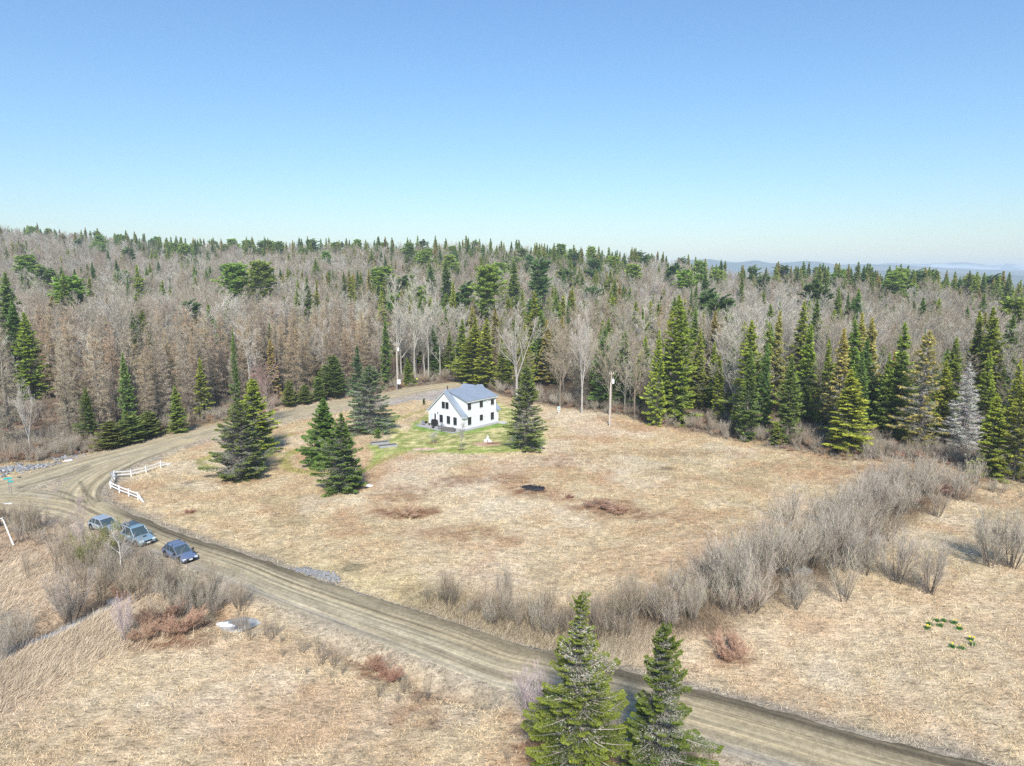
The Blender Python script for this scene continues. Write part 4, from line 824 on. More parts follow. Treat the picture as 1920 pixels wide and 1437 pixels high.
    m = MB(); m.box((-7.62, -.035, 1.3), (.98, .07, 2.16)); dw = m.obj('door', M_TRIM, hs); m = MB(); m.box((-7.42, -.08, 1.45), (.42, .02, 1.75)); m.obj('pane', M_GLASS, dw)
    m = MB(); m.tube([(-7.15, -.1, 1.15), (-7.15, -.16, 1.15)], .03, 8); m.obj('handle', M_STEEL, dw)
    m = MB(); m.box((-8.55, -.05, 1.3), (.72, .05, 2.1)); m.obj('storm_door', mat('pale_storm_door', (.62, .68, .70), .3), hs)
    for i, (x, y, z) in enumerate(((-6.75, -.08, 2.55), (.1, 6.55, 4.75), (.1, 5.75, 2.1))):
        m = MB(); m.box((x, y, z), (.12, .14, .2)); m.tube([(x, y, z - .1), (x, y, z - .22)], [.07, .03], 8); m.obj('wall_lamp', M_BLACK if i == 0 else M_PLAST, hs)
    m = MB(); m.tube([(mx - .5, 1.1, 6.3), (mx - .5, 1.1, 7.75)], .085, 10); m.tube([(mx - .5, 1.1, 7.72), (mx - .5, 1.1, 7.80)], [.14, .11], 10); m.tube([(mx-.5,1.1,6.5),(mx-.5,1.1,6.68)],[.2,.1],10); m.obj('stove_pipe', M_BLACK, hs)
    m = MB(); m.tube([(mx + .2, 8.2, 6.85), (mx + .2, 8.2, 7.35)], .055, 8); m.obj('vent_pipe', M_BLACK, hs)
    # gabled dormer on the far slope, its peak seen over the ridge
    m = MB(); m.poly([(-7.7, 7.2, 4.2), (-7.7, 9.2, 4.2), (-7.7, 9.2, 6.1), (-7.7, 8.2, 7.0), (-7.7, 7.2, 6.1), (mx - .6, 7.2, 4.2), (mx - .6, 9.2, 4.2), (mx - .6, 9.2, 6.1), (mx - .6, 8.2, 7.0), (mx - .6, 7.2, 6.1)], [(0,1,2,3,4), (9,8,7,6,5), (0,4,9,5), (1,6,7,2), (4,3,8,9), (2,7,8,3)]); m.obj('rear_dormer', M_SIDING, hs)
    m = MB(); m.poly([(-7.95, 7.0, 5.98), (-7.95, 8.2, 7.08), (-7.95, 9.4, 5.98), (mx - .3, 7.0, 5.98), (mx - .3, 8.2, 7.08), (mx - .3, 9.4, 5.98), (-7.95, 7.0, 6.06), (-7.95, 8.2, 7.16), (-7.95, 9.4, 6.06), (mx - .3, 7.0, 6.06), (mx - .3, 8.2, 7.16), (mx - .3, 9.4, 6.06)], [(0,1,4,3), (1,2,5,4), (6,9,10,7), (7,10,11,8), (0,6,7,1), (1,7,8,2), (3,4,10,9), (4,5,11,10), (0,3,9,6), (2,8,11,5)]); m.obj('rear_dormer_roof', M_ROOF, hs)
    m = MB(); m.box((1.05, WY + .2, .08), (1.5, 1.4, .22)); m.obj('concrete_step', M_CONC, hs)
    m = MB(); m.box((.35, WY / 2 - .2, .03), (.66, WY - .2, .08)); m.obj('drip_edge', M_PAVER, hs)
    m = MB(); m.box((-5.0, -1.45, .02), (10.4, 2.9, .09)); m.box((-10.5, -.5, .022), (.8, 1.4, .1)); tag(m.obj('patio', M_PAVER), kind='structure'); bpy.data.objects['patio'].location = (CORN[0], CORN[1], 0.02); bpy.data.objects['patio'].rotation_euler = (0, 0, HANG)
house()
def hp(X, Y, z=.085): p = houseP(X, Y); return (p[0], p[1], z)
# barbecue grill
g = thing('barbecue_grill', 'black covered barbecue grill on the patio in front of the gable wall', 'grill', hp(-6.9, -.75), HANG)
m = MB(); m.poly([(x * (.62 if z < 1.0 else .5), y * (.34 if z < 1.0 else .22), z) for z in (.12, .95, 1.25) for x, y in ((-1, -1), (1, -1), (1, 1), (-1, 1))], [(3,2,1,0), (8,9,10,11)] + [(i + j, (i + 1) % 4 + j, (i + 1) % 4 + j + 4, i + j + 4) for j in (0, 4) for i in range(4)]); m.obj('cover', M_BLACK, g)
for sx in (-.5, .5):
    for sy in (-.25, .25): m = MB(); m.tube([(sx, sy - .03, .07), (sx, sy + .03, .07)], .07, 10); m.obj('wheel', M_TYRE, g)
# sectional sofa, fire table, chairs
g = thing('outdoor_sofa', 'long grey wicker sofa with its back to the lawn on the patio corner', 'sofa', hp(-1.7, -2.2), HANG + R(20))
m = MB(); m.box((0, -.34, .42), (2.7, .14, .80)); m.obj('backrest', M_WICK, g)
m = MB(); m.box((0, .10, .2), (2.7, .74, .36)); m.obj('seat', M_WICK, g)
for sx in (-1.28, 1.28): m = MB(); m.box((sx, .105, .47), (.14, .75, .18)); m.obj('armrest', M_WICK, g)
for sx in (-.8, 0, .8): m = MB(); m.box((sx, .1, .44), (.76, .66, .13)); m.box((sx, -.2, .66), (.74, .14, .36)); m.obj('cushion', M_CUSH, g)
g = thing('fire_table', 'square pale fire table between the patio sofa and the wall', 'table', hp(-2.6, -.95), HANG)
m = MB(); m.box((0, 0, .55), (1.0, .8, .06)); m.obj('tabletop', M_PLAST, g); m = MB(); m.box((0, 0, .27), (.7, .55, .5)); m.obj('base', M_CONC, g)
def chair(X, Y, rz, lab):
    g = thing('patio_chair', lab, 'chair', hp(X, Y), HANG + rz)
    m = MB(); m.box((0, 0, .42), (.55, .52, .06)); m.obj('seat', M_CUSH, g); m = MB(); m.box((0, .26, .70), (.55, .06, .55), M=Matrix.Rotation(R(-12), 3, 'X')); m.obj('backrest', M_CUSH, g)
    for sx in (-.25, .25):
        for sy in (-.23, .23): m = MB(); m.tube([(sx, sy, 0), (sx, sy, .42)], .018, 6); m.obj('leg', M_BLACK, g)
        m = MB(); m.box((sx * 1.1, 0, .62), (.05, .5, .04)); m.tube([(sx * 1.1, -.22, .42), (sx * 1.1, -.22, .62)], .015, 6); m.obj('armrest', M_BLACK, g)
chair(-3.9, -2.3, R(160), 'dark patio chair just left of the wicker sofa'); chair(-4.1, -1.3, R(75), 'dark patio chair between the sofa group and the wall'); chair(-9.1, -1.6, R(200), 'reddish-grey patio chair near the left patio edge')
g = thing('fire_bowl', 'low round dark fire bowl near the front patio edge', 'fire bowl', hp(-5.6, -2.35), 0)
m = MB(); m.tube([(0, 0, .12), (0, 0, .2), (0, 0, .32)], [.12, .28, .36], 12); m.obj('bowl', M_BLACK, g)
for k in range(3): m = MB(); a = k * 2.1; m.tube([(.1 * math.cos(a), .1 * math.sin(a), .15), (.24 * math.cos(a), .24 * math.sin(a), 0)], .02, 5); m.obj('leg', M_BLACK, g)
for X, Y, s, lab in ((-9.75, -.35, 1, 'dark planter pot by the left house corner'), (-8.2, -.9, .7, 'small dark pot beside the house door')):
    g = thing('planter_pot', lab, 'pot', hp(X, Y), 0); m = MB(); m.tube([(0, 0, 0), (0, 0, .45 * s)], [.2 * s, .3 * s], 12); m.obj('pot', M_BLACK, g); m = MB(); m.tube([(0, 0, .44 * s), (0, 0, .47 * s)], .27 * s, 12); m.obj('soil', M_SOIL, g)
# raised beds
for (u, v), lab in (((712, 836), 'grey raised garden bed, rear one of two west of the lawn'), ((727, 841.5), 'grey raised garden bed, front one of two west of the lawn')):
    p = G(u, v); g = thing('raised_bed', lab, 'garden bed', (p[0], p[1], Z(*p) - .03), R(24)); m = MB(); L, Wd = 3.0, 1.15
    for s in (-1, 1): m.box((0, s * Wd / 2, .2), (L, .06, .44)); m.box((s * (L / 2 - .03), 0, .2), (.06, Wd - .061, .44))
    m.obj('frame', M_BEDW, g); m = MB(); m.box((0, 0, .16), (L - .12, Wd - .06, .36)); m.obj('soil', M_SOIL, g)
# small shed under the grey spruce
p = G(703, 799); g = thing('garden_shed', 'tiny tan shed with a dark doorway under the wide grey spruce', 'shed', (p[0], p[1], Z(*p) - .02), R(12))
m = MB(); m.prism([(-.9, 0), (.9, 0), (.9, 1.7), (0, 2.15), (-.9, 1.7)], -.7, .7); m.obj('wall', M_TAN, g); m = MB(); m.box((-.1, -.71, .8), (.5, .03, 1.5)); m.obj('door', M_BLACK, g)
m = MB(); m.prism([(-1.05, 1.66), (0, 2.18), (0, 2.25), (-1.05, 1.73)], -.85, .85); m.prism([(.001, 2.18), (1.05, 1.66), (1.05, 1.73), (.001, 2.25)], -.85, .85); m.obj('roof', M_BEDW, g)
# stone ornament, stump, posts
p = G(914, 833); g = thing('garden_ornament', 'white stone figure pile in the round bark bed on the lawn', 'ornament', (p[0], p[1], Z(*p)), 0)
m = MB(); rs = np.random.RandomState(5)
for x, y, z, r_ in ((-.35, 0, .2, .33), (.3, .1, .18, .3), (0, 0, .55, .28), (.02, 0, .9, .2), (.55, -.2, .1, .2)):
    m.tube([(x, y, z - r_), (x, y, z - r_ * .5), (x + .03, y, z), (x, y, z + r_ * .6), (x, y, z + r_)], [r_ * .4, r_ * .95, r_, r_ * .7, .03], 8)
m.obj('stones', M_SNOW, g)
p = G(690, 812); m = MB(); m.tube([(0, 0, -.1), (0, 0, 1.0)], .07, 6); o = m.obj('wooden_stake', M_WOOD); o.location = (p[0], p[1], Z(*p)); tag(o, 'short pale wooden stake beside the dark rounded shrub', 'stake')
p = G(1000, 921); m = MB(); rs = np.random.RandomState(8); th = np.linspace(0, 6.283, 19)[:-1]
rA = .85 + .25 * rs.randn(18) * .6
V = [(math.cos(t) * 1.5 * k, math.sin(t) * 1.1 * k, z) for z, kk in ((.0, 1.15), (.22, .9), (.1, .55)) for t, k in zip(th, rA * kk)] + [(0, 0, .06)]
m.poly(V, [(j * 18 + i, j * 18 + (i + 1) % 18, (j + 1) * 18 + (i + 1) % 18, (j + 1) * 18 + i) for j in (0, 1) for i in range(18)] + [(36 + i, 36 + (i + 1) % 18, 54) for i in range(18)])
for k in range(26):
    a, r_ = rs.rand() * 6.28, rs.rand() * 1.3; x, y = r_ * math.cos(a), r_ * math.sin(a) * .75; t = rs.rand() * 3.14; m.tube([(x, y, .15), (x + .5 * math.cos(t), y + .5 * math.sin(t), .25 + .12 * rs.rand())], .04, 5)
o = m.obj('burn_pile', M_ASH); o.location = (p[0], p[1], Z(*p)); tag(o, 'burnt black brush pile in the middle of the dry meadow', 'burn pile')
# ------------------------------------------------------------------ poles, meter, marker
def upole(u, vt, vb, lab, box=None, can=None, dark=False):
    p = G(u, vb); _, zt = atY(u, vt, p[1]); g = thing('utility_pole', lab, 'utility pole', (p[0], p[1], Z(*p)), 0)
    h = zt - Z(*p); m = MB(); m.tube([(0, 0, -.3), (0, 0, h)], [.17, .11], 10); m.obj('pole', M_WOOD, g)
    m = MB(); m.box((0, 0, h - .25), (.9, .09, .1)); m.obj('crossarm', M_WOOD, g)
    for x in (-.38, 0, .38): m = MB(); m.tube([(x, 0, h - .2 + (.2 if x == 0 else 0)), (x, 0, h + .05 + (.15 if x == 0 else 0))], [.05, .035], 8); m.obj('insulator', M_PLAST, g)
    m = MB(); m.tube([(-.17, -.1, 0), (-.13, -.08, h * .82)], .04, 6); m.obj('conduit', M_PLAST, g)
    if can: m = MB(); m.tube([(.36, 0, h - can - .4), (.36, 0, h - can - .35), (.36, 0, h - can + .35), (.36, 0, h - can + .42)], [.2, .24, .24, .18], 12); m.tube([(.36, 0, h - can + .42), (.36, 0, h - can + .75)], .05, 6); m.box((.16, 0, h - can), (.2, .1, .1)); m.obj('transformer', M_PLAST, g)
    if box: m = MB(); m.box((.38, -.15, box), (.75, .3, 1.15)); m.obj('meter_box', M_PLAST, g)
    if dark: m = MB(); m.tube([(0, 0, -.1), (0, 0, box - .55)], .19, 10); m.obj('base_wrap', M_BLACK, g)
upole(1144, 699, 801, 'slim utility pole with a white transformer standing alone at the meadow edge', can=1.7)
upole(746, 644, 728, 'grey utility pole with a big white box near its foot across the road', box=2.0, can=1.6, dark=True)
p = G(1048, 776); g = thing('meter_post', 'pale meter box on a white post at the wood edge right of the lawn', 'meter post', (p[0], p[1], Z(*p)), R(-10))
m = MB(); m.box((0, 0, .7), (.16, .12, 1.6)); m.obj('post', M_PLAST, g); m = MB(); m.box((0, -.1, 1.25), (.62, .2, .75)); m.obj('meter_box', mat('grey_box', (.55, .58, .57), .5), g); m = MB(); m.tube([(0, -.2, 1.35), (0, -.3, 1.35)], .13, 12); m.obj('meter', M_TEAL, g)
p = G(782, 718); g = thing('road_marker', 'tiny yellow-green reflector marker at the road end behind the house', 'road marker', (p[0], p[1], Z(*p)), 0)
m = MB(); m.tube([(0, 0, -.1), (0, 0, 1.3)], .03, 6); m.obj('post', M_STEEL, g); m = MB(); m.box((0, -.05, 1.25), (.36, .02, .36), M=Matrix.Rotation(R(45), 3, 'Y')); m.obj('reflector', M_YEL, g)
# street name signs
for u, v, rz, lab in ((18, 926, 25, 'teal street name sign on the left one of two thin posts'), (23, 932, -20, 'teal street name sign on the right one of two thin posts')):
    p = G(u, v); g = thing('street_sign', lab, 'street sign', (p[0], p[1], Z(*p)), 0); m = MB(); m.tube([(0, 0, -.1), (0, 0, 2.1)], .035, 6); m.obj('post', M_STEEL, g)
    m = MB(); m.box((0, 0, 2.1), (.95, .03, .24), rz=R(rz)); m.obj('sign_blade', M_TEAL, g); m = MB(); m.box((0, 0, 2.1), (.72, .036, .05), rz=R(rz)); m.obj('lettering_bar', M_PLAST, g) if False else None
# ------------------------------------------------------------------ white fence
def fence(pts, lab):
    P = [G(u, v) for u, v, _ in pts]; o0 = P[0]; g = thing('rail_fence', lab, 'fence', (o0[0], o0[1], 0), 0)
    for i, ((u, v, full), q) in enumerate(zip(pts, P)):
        if full: m = MB(); m.box((q[0] - o0[0], q[1] - o0[1], Z(*q) + .48), (.13, .13, 1.1)); m.box((q[0] - o0[0], q[1] - o0[1], Z(*q) + 1.05), (.17, .17, .05)); m.obj('post', M_WPAINT, g)
    for i in range(len(P) - 1):
        a, b = P[i], P[i + 1]; za, zb = Z(*a), Z(*b); fa, fb = pts[i][2], pts[i + 1][2]; d = b - a; L = np.linalg.norm(d); n = np.array([-d[1], d[0]]) / L * .03
        for hgt_ in (.42, .86):
            ha = za + (hgt_ if fa else .06); hb = zb + (hgt_ if fb else .06); m = MB(); V = []
            for q, hh_ in ((a, ha), (b, hb)):
                for s, e in ((-1, -.075), (1, -.075), (1, .075), (-1, .075)): V.append((q[0] - o0[0] + n[0] * s, q[1] - o0[1] + n[1] * s, hh_ + e))
            m.poly(V, [(3,2,1,0), (4,5,6,7), (0,1,5,4), (1,2,6,5), (2,3,7,6), (3,0,4,7)]); m.obj('rail', M_WPAINT, g)
fence([(216,896.5,1), (246,889.5,1), (274,882,1), (301.5,874,1), (323,869,0)], 'white two-rail fence running away beside the far road arm at the corner')
fence([(215,898,1), (207.5,914,1), (224,919.5,1), (241.7,926,1), (259,933.5,1), (270,938.5,0)], 'white two-rail fence turning along the near dirt road at the corner')
p = G(212, 891); m = MB(); m.tube([(0, 0, -.1), (0, 0, .3), (0, 0, .55)], [.5, .45, .12], 7); o = m.obj('boulder', M_ROCK); o.location = (p[0], p[1], Z(*p)); tag(o, 'grey boulder beside the white fence corner', 'boulder')
# ------------------------------------------------------------------ cars
def car(name, u, v, rz, L, Wd, Ht, paint, lab, kind):
    p = G(u, v); g = thing(name, lab, 'car', (p[0], p[1], Z(*p) + .0), rz); hw = Wd / 2
    pm = mat(name + '_paint', paint, .28, .35, coat=.8)
    bz = .98 if kind == 'suv' else .86; hz_ = .96 if kind == 'suv' else .80; tz = .98 if kind == 'suv' else .86
    st = [(-L/2, .45, tz - .12, .86), (-L/2 + .12, .3, tz, .95), (-L*.30, .26, bz, 1), (-L*.05, .26, bz - .01, 1), (L*.17, .26, bz - .03, 1), (L*.23, .26, hz_ + .02, .98), (L*.40, .28, hz_ - .06, .95), (L/2 - .12, .3, hz_ - .17, .88), (L/2, .42, hz_ - .30, .78)]
    V, Fs = [], []
    for x, z0, z1, k in st:
        w_ = hw * k; V += [(x, -w_ * .9, z0), (x, -w_, z0 + .14), (x, -w_ * 1.0, z1 - .16), (x, -w_ * .88, z1), (x, 0, z1 + .03), (x, w_ * .88, z1), (x, w_, z1 - .16), (x, w_, z0 + .14), (x, w_ * .9, z0)]
    for i in range(len(st) - 1):
        for k in range(9): a, b = i * 9 + k, i * 9 + (k + 1) % 9; Fs.append((a, a + 9, b + 9, b))
    Fs += [tuple(range(9)), tuple(range((len(st)-1)*9, len(st)*9))[::-1]]
    m = MB(); m.poly(V, Fs); m.obj('body', pm, g, smooth=False)
    x0, x1, x2, x3 = (-L*.47, -L*.42, L*.05, L*.20) if kind == 'suv' else (-L*.44, -L*.30, L*.04, L*.21)
    cz = bz - .02; m = MB(); rw = hw * .76
    V = [(x0, -hw*.86, cz), (x3, -hw*.86, cz), (x3, hw*.86, cz), (x0, hw*.86, cz), (x1, -rw, Ht - .07), (x2, -rw, Ht - .07), (x2, rw, Ht - .07), (x1, rw, Ht - .07)]
    m.poly(V, [(0,1,5,4), (1,2,6,5), (2,3,7,6), (3,0,4,7), (4,5,6,7)]); m.obj('windows', mat(name + '_glass', (.05, .075, .085), .05, spec=.9), g)
    m = MB(); m.poly([(x1 - .05, -rw, Ht - .08), (x2 + .06, -rw, Ht - .08), (x2 + .06, rw, Ht - .08), (x1 - .05, rw, Ht - .08), (x1 + .05, -rw * .88, Ht), (x2 - .12, -rw * .88, Ht), (x2 - .12, rw * .88, Ht), (x1 + .05, rw * .88, Ht), ], [(3,2,1,0), (4,5,6,7), (0,1,5,4), (1,2,6,5), (2,3,7,6), (3,0,4,7)]); m.obj('roof', pm, g)
    m = MB()
    for s in (-1, 1):
        for (xa, xb) in ((x3, x2), (x0, x1), ((x0+x3)/2 - .1, (x1+x2)/2 - .02), (L*-.28, L*-.27)):
            m.tube([(xa, s * hw * .865, cz), (xb, s * (rw + .005), Ht - .07)], .045, 5)
    m.obj('pillar', pm, g)
    for s in (-1, 1):
        for x in (L * .31, -L * .30):
            m = MB(); m.tube([(x, s * (hw - .2), .34), (x, s * (hw + .01), .34)], .345, 18); w_ = m.obj('wheel', M_TYRE, g); m = MB(); m.tube([(x, s * (hw + .0), .34), (x, s * (hw + .03), .34)], [.21, .17], 12); m.obj('rim', M_STEEL, w_)
            m = MB(); m.tube([(x, s * (hw - .25), .40), (x, s * (hw + .004), .40)], .40, 18); m.obj('wheel_arch', M_BLACK, g)
        m = MB(); m.box((L/2 - .13, s * hw * .66, hz_ - .22), (.18, hw * .36, .13)); m.obj('headlight', mat('headlight_lens', (.75, .78, .80), .1), g) 
        m = MB(); m.box((x3 - .12, s * (hw + .09), cz + .1), (.16, .2, .15)); m.obj('mirror', pm if kind != 'rack' else M_BLACK, g)
        m = MB(); m.box((-L/2 + .05, s * hw * .8, tz - .12), (.1, .18, .2)); m.obj('tail_light', mat('red_lens', (.35, .01, .01), .2), g)
    m = MB(); m.box((L/2 - .02, 0, hz_ - .30), (.06, hw * .9, .16)); m.box((L/2 - .03, 0, .42), (.08, hw * 1.3, .16)); m.obj('grille', M_BLACK, g)
    m = MB(); m.box((L/2 + .03, 0, .5), (.02, .34, .13)); m.obj('licence_plate', M_PLAST, g)
    if kind == 'suv':
        for s in (-1, 1): m = MB(); m.tube([(x1 + .1, s * rw * .86, Ht + .06), (x2 - .2, s * rw * .86, Ht + .06)], .025, 6); m.obj('roof_rail', M_BLACK, g)
        for k in range(5): m = MB(); x = x1 + .25 + k * .32; m.box((x, 0, Ht + .09), (.05, rw * 1.75, .03)); m.obj('roof_bar', M_BLACK, g)
        m = MB(); m.poly([(L*.27, -.2, hz_ + .02), (L*.36, -.22, hz_ - .02), (L*.36, .22, hz_ - .02), (L*.27, .2, hz_ + .02), (L*.28, -.17, hz_ + .09), (L*.35, -.2, hz_ + .11), (L*.35, .2, hz_ + .11), (L*.28, .17, hz_ + .09)], [(4,5,6,7), (0,1,5,4), (2,3,7,6), (3,0,4,7)]); m.poly([(L*.352, -.19, hz_), (L*.352, .19, hz_), (L*.352, .19, hz_ + .1), (L*.352, -.19, hz_ + .1)], [(0,1,2,3)], mat=1); m.obj('hood_scoop', [pm, M_BLACK], g)
    if kind == 'rack':
        for x in (x1 + .25, x2 - .35):
            m = MB(); m.box((x, 0, Ht + .12), (.08, rw * 2.1, .035)); m.obj('roof_bar', M_STEEL, g)
            for s in (-1, 1): m = MB(); m.box((x, s * rw * .95, Ht + .05), (.1, .06, .12)); m.obj('rack_foot', M_BLACK, g)
ah = math.atan2(*(MAIN_C[3] - MAIN_C[1])[::-1])
car('parked_hatchback', 198, 994, ah + R(4), 4.55, 1.78, 1.47, (.42, .46, .50), 'silver-grey car at the back of the three parked by the road', 'sedan')
car('parked_suv', 258, 1016, ah, 4.75, 1.88, 1.80, (.27, .40, .47), 'light blue off-road car with roof rack and hood scoop, middle of the three', 'suv')
car('parked_hatchback', 338, 1047, ah - R(3), 4.45, 1.76, 1.50, (.17, .22, .34), 'dark blue car with two silver roof bars, front of the three', 'rack')
# ------------------------------------------------------------------ water, snow, rocks
def sheet(name, P, z, mt, kind='structure'):
    m = MB(); c = P.mean(0); n = len(P); m.poly([(q[0], q[1], z) for q in P] + [(c[0], c[1], z)], [(i, (i + 1) % n, n) for i in range(n)]); return tag(m.obj(name, mt), kind=kind)
S = smooth(STREAM, 6); d = np.gradient(S, axis=0); d /= np.linalg.norm(d, axis=1)[:, None]; n = np.stack([-d[:, 1], d[:, 0]], 1); m = MB(); k = np.arange(len(S) - 1); nn = len(S)
wv = .25 + .55 * vnoise(np.arange(nn) * .7, np.zeros(nn)); zc = np.minimum.accumulate(hgt(S[:, 0], S[:, 1])[::-1])[::-1] + .22
m.tris(np.vstack([np.column_stack([S + n * wv[:, None], zc]), np.column_stack([S - n * wv[:, None], zc])]), np.vstack([np.stack([k, k + nn, k + 1], 1), np.stack([k + 1, k + nn, k + nn + 1], 1)])); tag(m.obj('stream', M_WATER), kind='structure')
def lobed(P, rx, ry, seed, n=22, ang=0):
    rs = np.random.RandomState(seed); t = np.linspace(0, 6.283, n, endpoint=False); k = 1 + .35 * (vnoise(t * 1.7 + seed, t * 0) - .5) * 2 * .6
    x = np.cos(t) * rx * k; y = np.sin(t) * ry * k; return np.stack([P[0] + x * math.cos(ang) - y * math.sin(ang), P[1] + x * math.sin(ang) + y * math.cos(ang)], 1)
sheet('pool_water', lobed(POOL1, 2.3, 1.3, 3, ang=.5), Z(*POOL1) + .14, M_WATER); sheet('pool_water', lobed(POOL2, 2.2, 1.5, 5, ang=.6), Z(*POOL2) + .14, M_WATER)
def patch(name, u, v, rx, ry, mt, lab, cat, seed, hgt_=.14):
    P = G(u, v); z0 = Z(*P); ring = lobed((0, 0), rx, ry, seed); m = MB(); n = len(ring); rs = np.random.RandomState(seed)
    def zz(x, y): return Z(P[0] + x, P[1] + y) - z0
    V = [(x, y, zz(x, y) - .02) for x, y in ring] + [(x * .7, y * .7, zz(x*.7, y*.7) + hgt_ * (.7 + .5 * rs.rand())) for x, y in ring] + [(x * .35, y * .35, zz(x*.35, y*.35) + hgt_ * (.8 + .5 * rs.rand())) for x, y in ring] + [(0, 0, hgt_)]
    m.poly(V, [(j*n+i, j*n+(i+1) % n, (j+1)*n+(i+1) % n, (j+1)*n+i) for j in (0, 1) for i in range(n)] + [(2*n+i, 2*n+(i+1) % n, 3*n) for i in range(n)]); o = m.obj(name, mt); o.location = (P[0], P[1], z0); tag(o, lab, cat)
for i, (u, v, rx, ry, lab) in enumerate(((514, 838, 1.0, .85, 'white snow patch right of the yellow-green spruce'), (692, 912, .55, .45, 'small white snow scrap right of the front meadow spruce'), (57, 687, 1.8, .8, 'snow remnant under the spruce clump at the left'), (16, 946, .8, .35, 'snow streak in the brush below the street signs'), (24, 1193, 1.0, .5, 'ice sheet at the left end of the stream'), (60, 1187, 1.3, .45, 'ice strip along the middle of the stream'), (440, 1155, 1.5, .7, 'ice sheet in the pool beside the dirt road'), (128, 860, .9, .4, 'snow remnant on the brush pile at the far roadside'), (10, 884, .8, .5, 'snow between rocks at the far left roadside'), (1590, 806, .9, .4, 'snow scrap under the wide low-boughed spruce'))):
    patch('snow_patch', u, v, rx, ry, M_SNOW, lab, 'snow', 40 + i, .12)
def rockmesh(seed):
    rs = np.random.RandomState(seed); m = MB(); V = []
    for z, r_ in ((-.3, .8), (.1, 1), (.5, .75), (.75, .3)):
        for k in range(7): a = k * .898 + rs.rand() * .3; q_ = r_ * (.75 + .45 * rs.rand()); V.append((math.cos(a) * q_, math.sin(a) * q_ * .8, z + .12 * rs.randn()))
    m.poly(V, [(j*7+i, j*7+(i+1) % 7, (j+1)*7+(i+1) % 7, (j+1)*7+i) for j in range(3) for i in range(7)] + [tuple(range(21, 28))]); return m.mesh('rock', M_ROCK)
RK = [rockmesh(s) for s in range(4)]
def rocks(name, pts, r0, r1, lab):     # a heap of stones nobody could count
    rs = np.random.RandomState(9); pp, sc_, ro = [], [], []
    for x, y in pts: s_ = r0 + (r1 - r0) * rs.rand() ** 2; pp.append((x, y, Z(x, y) + s_ * .1 + .0)); sc_.append((s_, s_, s_ * .8)); ro.append((rs.rand(), rs.rand(), rs.rand() * 6.28))
    scatter(name, [(r,) for r in RK], pp, ro, sc_, rs.randint(0, 4, len(pp)), lab, 'stones')
rs = np.random.RandomState(6)
def band(pts, w, n): S_ = smooth(PL(pts), 8); i = rs.rand(n) * (len(S_) - 1.01); a = S_[i.astype(int)]; b = S_[i.astype(int) + 1]; f = (i % 1)[:, None]; return a * (1 - f) + b * f + rs.randn(n, 2) * w
rocks('riprap', band([(558,1064), (585,1068), (605,1074), (628,1079)], .45, 520), .07, .24, 'pile of grey riprap stones on the dirt road shoulder')
rocks('roadside_rocks', np.vstack([band([(-30,893), (10,884), (50,876), (95,868)], .7, 420), band([(115,858), (128,850)], 1.2, 90)]), .10, .42, 'grey and white rocks along the far roadside at the left')
# leaning pale poles at the left edge
p = G(8, 1018); g = thing('leaning_poles', 'two pale dead poles leaning together in the brush at the left edge', 'dead wood', (p[0], p[1], Z(*p)), 0)
m = MB(); m.tube([(1.2, -.3, 0), (-.5, .8, 2.6)], [.08, .05], 7); m.obj('pole', M_WPAINT, g); m = MB(); m.tube([(-1.6, .8, 2.3), (-.3, .6, 2.75)], [.06, .045], 7); m.obj('pole', M_WPAINT, g)
# daffodils
for i, (u, v, fl, lab) in enumerate(((1739,1176,9,'daffodil clump at the left end of the meadow ring, in yellow bloom'), (1742,1169,2,'green daffodil clump just above the left blooming one'), (1757,1162,1,'green daffodil clump at the top of the ring, left one'), (1770,1162,1,'green daffodil clump at the top of the ring, right one'), (1762,1171,1,'green daffodil clump inside the top of the ring'), (1789,1166,5,'small pale yellow clump at the upper right of the ring'), (1799,1177,6,'flat green clump with pale yellow flowers right of the dead stems'), (1820,1198,14,'bright yellow daffodil clump at the right of the ring'), (1823,1207,2,'dark green clump under the bright yellow daffodils'), (1786,1211,5,'daffodil clump at the bottom left of the ring'), (1803,1214,2,'long green clump at the bottom of the ring'))):
    p = G(u, v); rs = np.random.RandomState(i); g = thing('daffodil_clump', lab, 'flowers', (p[0], p[1], Z(*p)), 0, 'daffodil clumps', (.82, .82, .8)); m = MB(); n = 90
    q = rs.randn(n, 2) * (.16, .13); P0 = np.column_stack([q, np.zeros(n)]); P1 = P0 + np.column_stack([rs.randn(n, 2) * .1, .22 + .15 * rs.rand(n)]); slivers(m, P0, P1, .045, jit((.04, .16, .03), n, rs, .2), rs); m.obj('leaves', M_GRASS, g)
    m = MB()
    for k in range(fl): q = rs.randn(2) * (.17, .14); m.tube([(q[0], q[1], .36), (q[0] + .02, q[1] - .03, .42)], [.02, .055], 6)
    m.obj('flowers', M_DAFF, g)
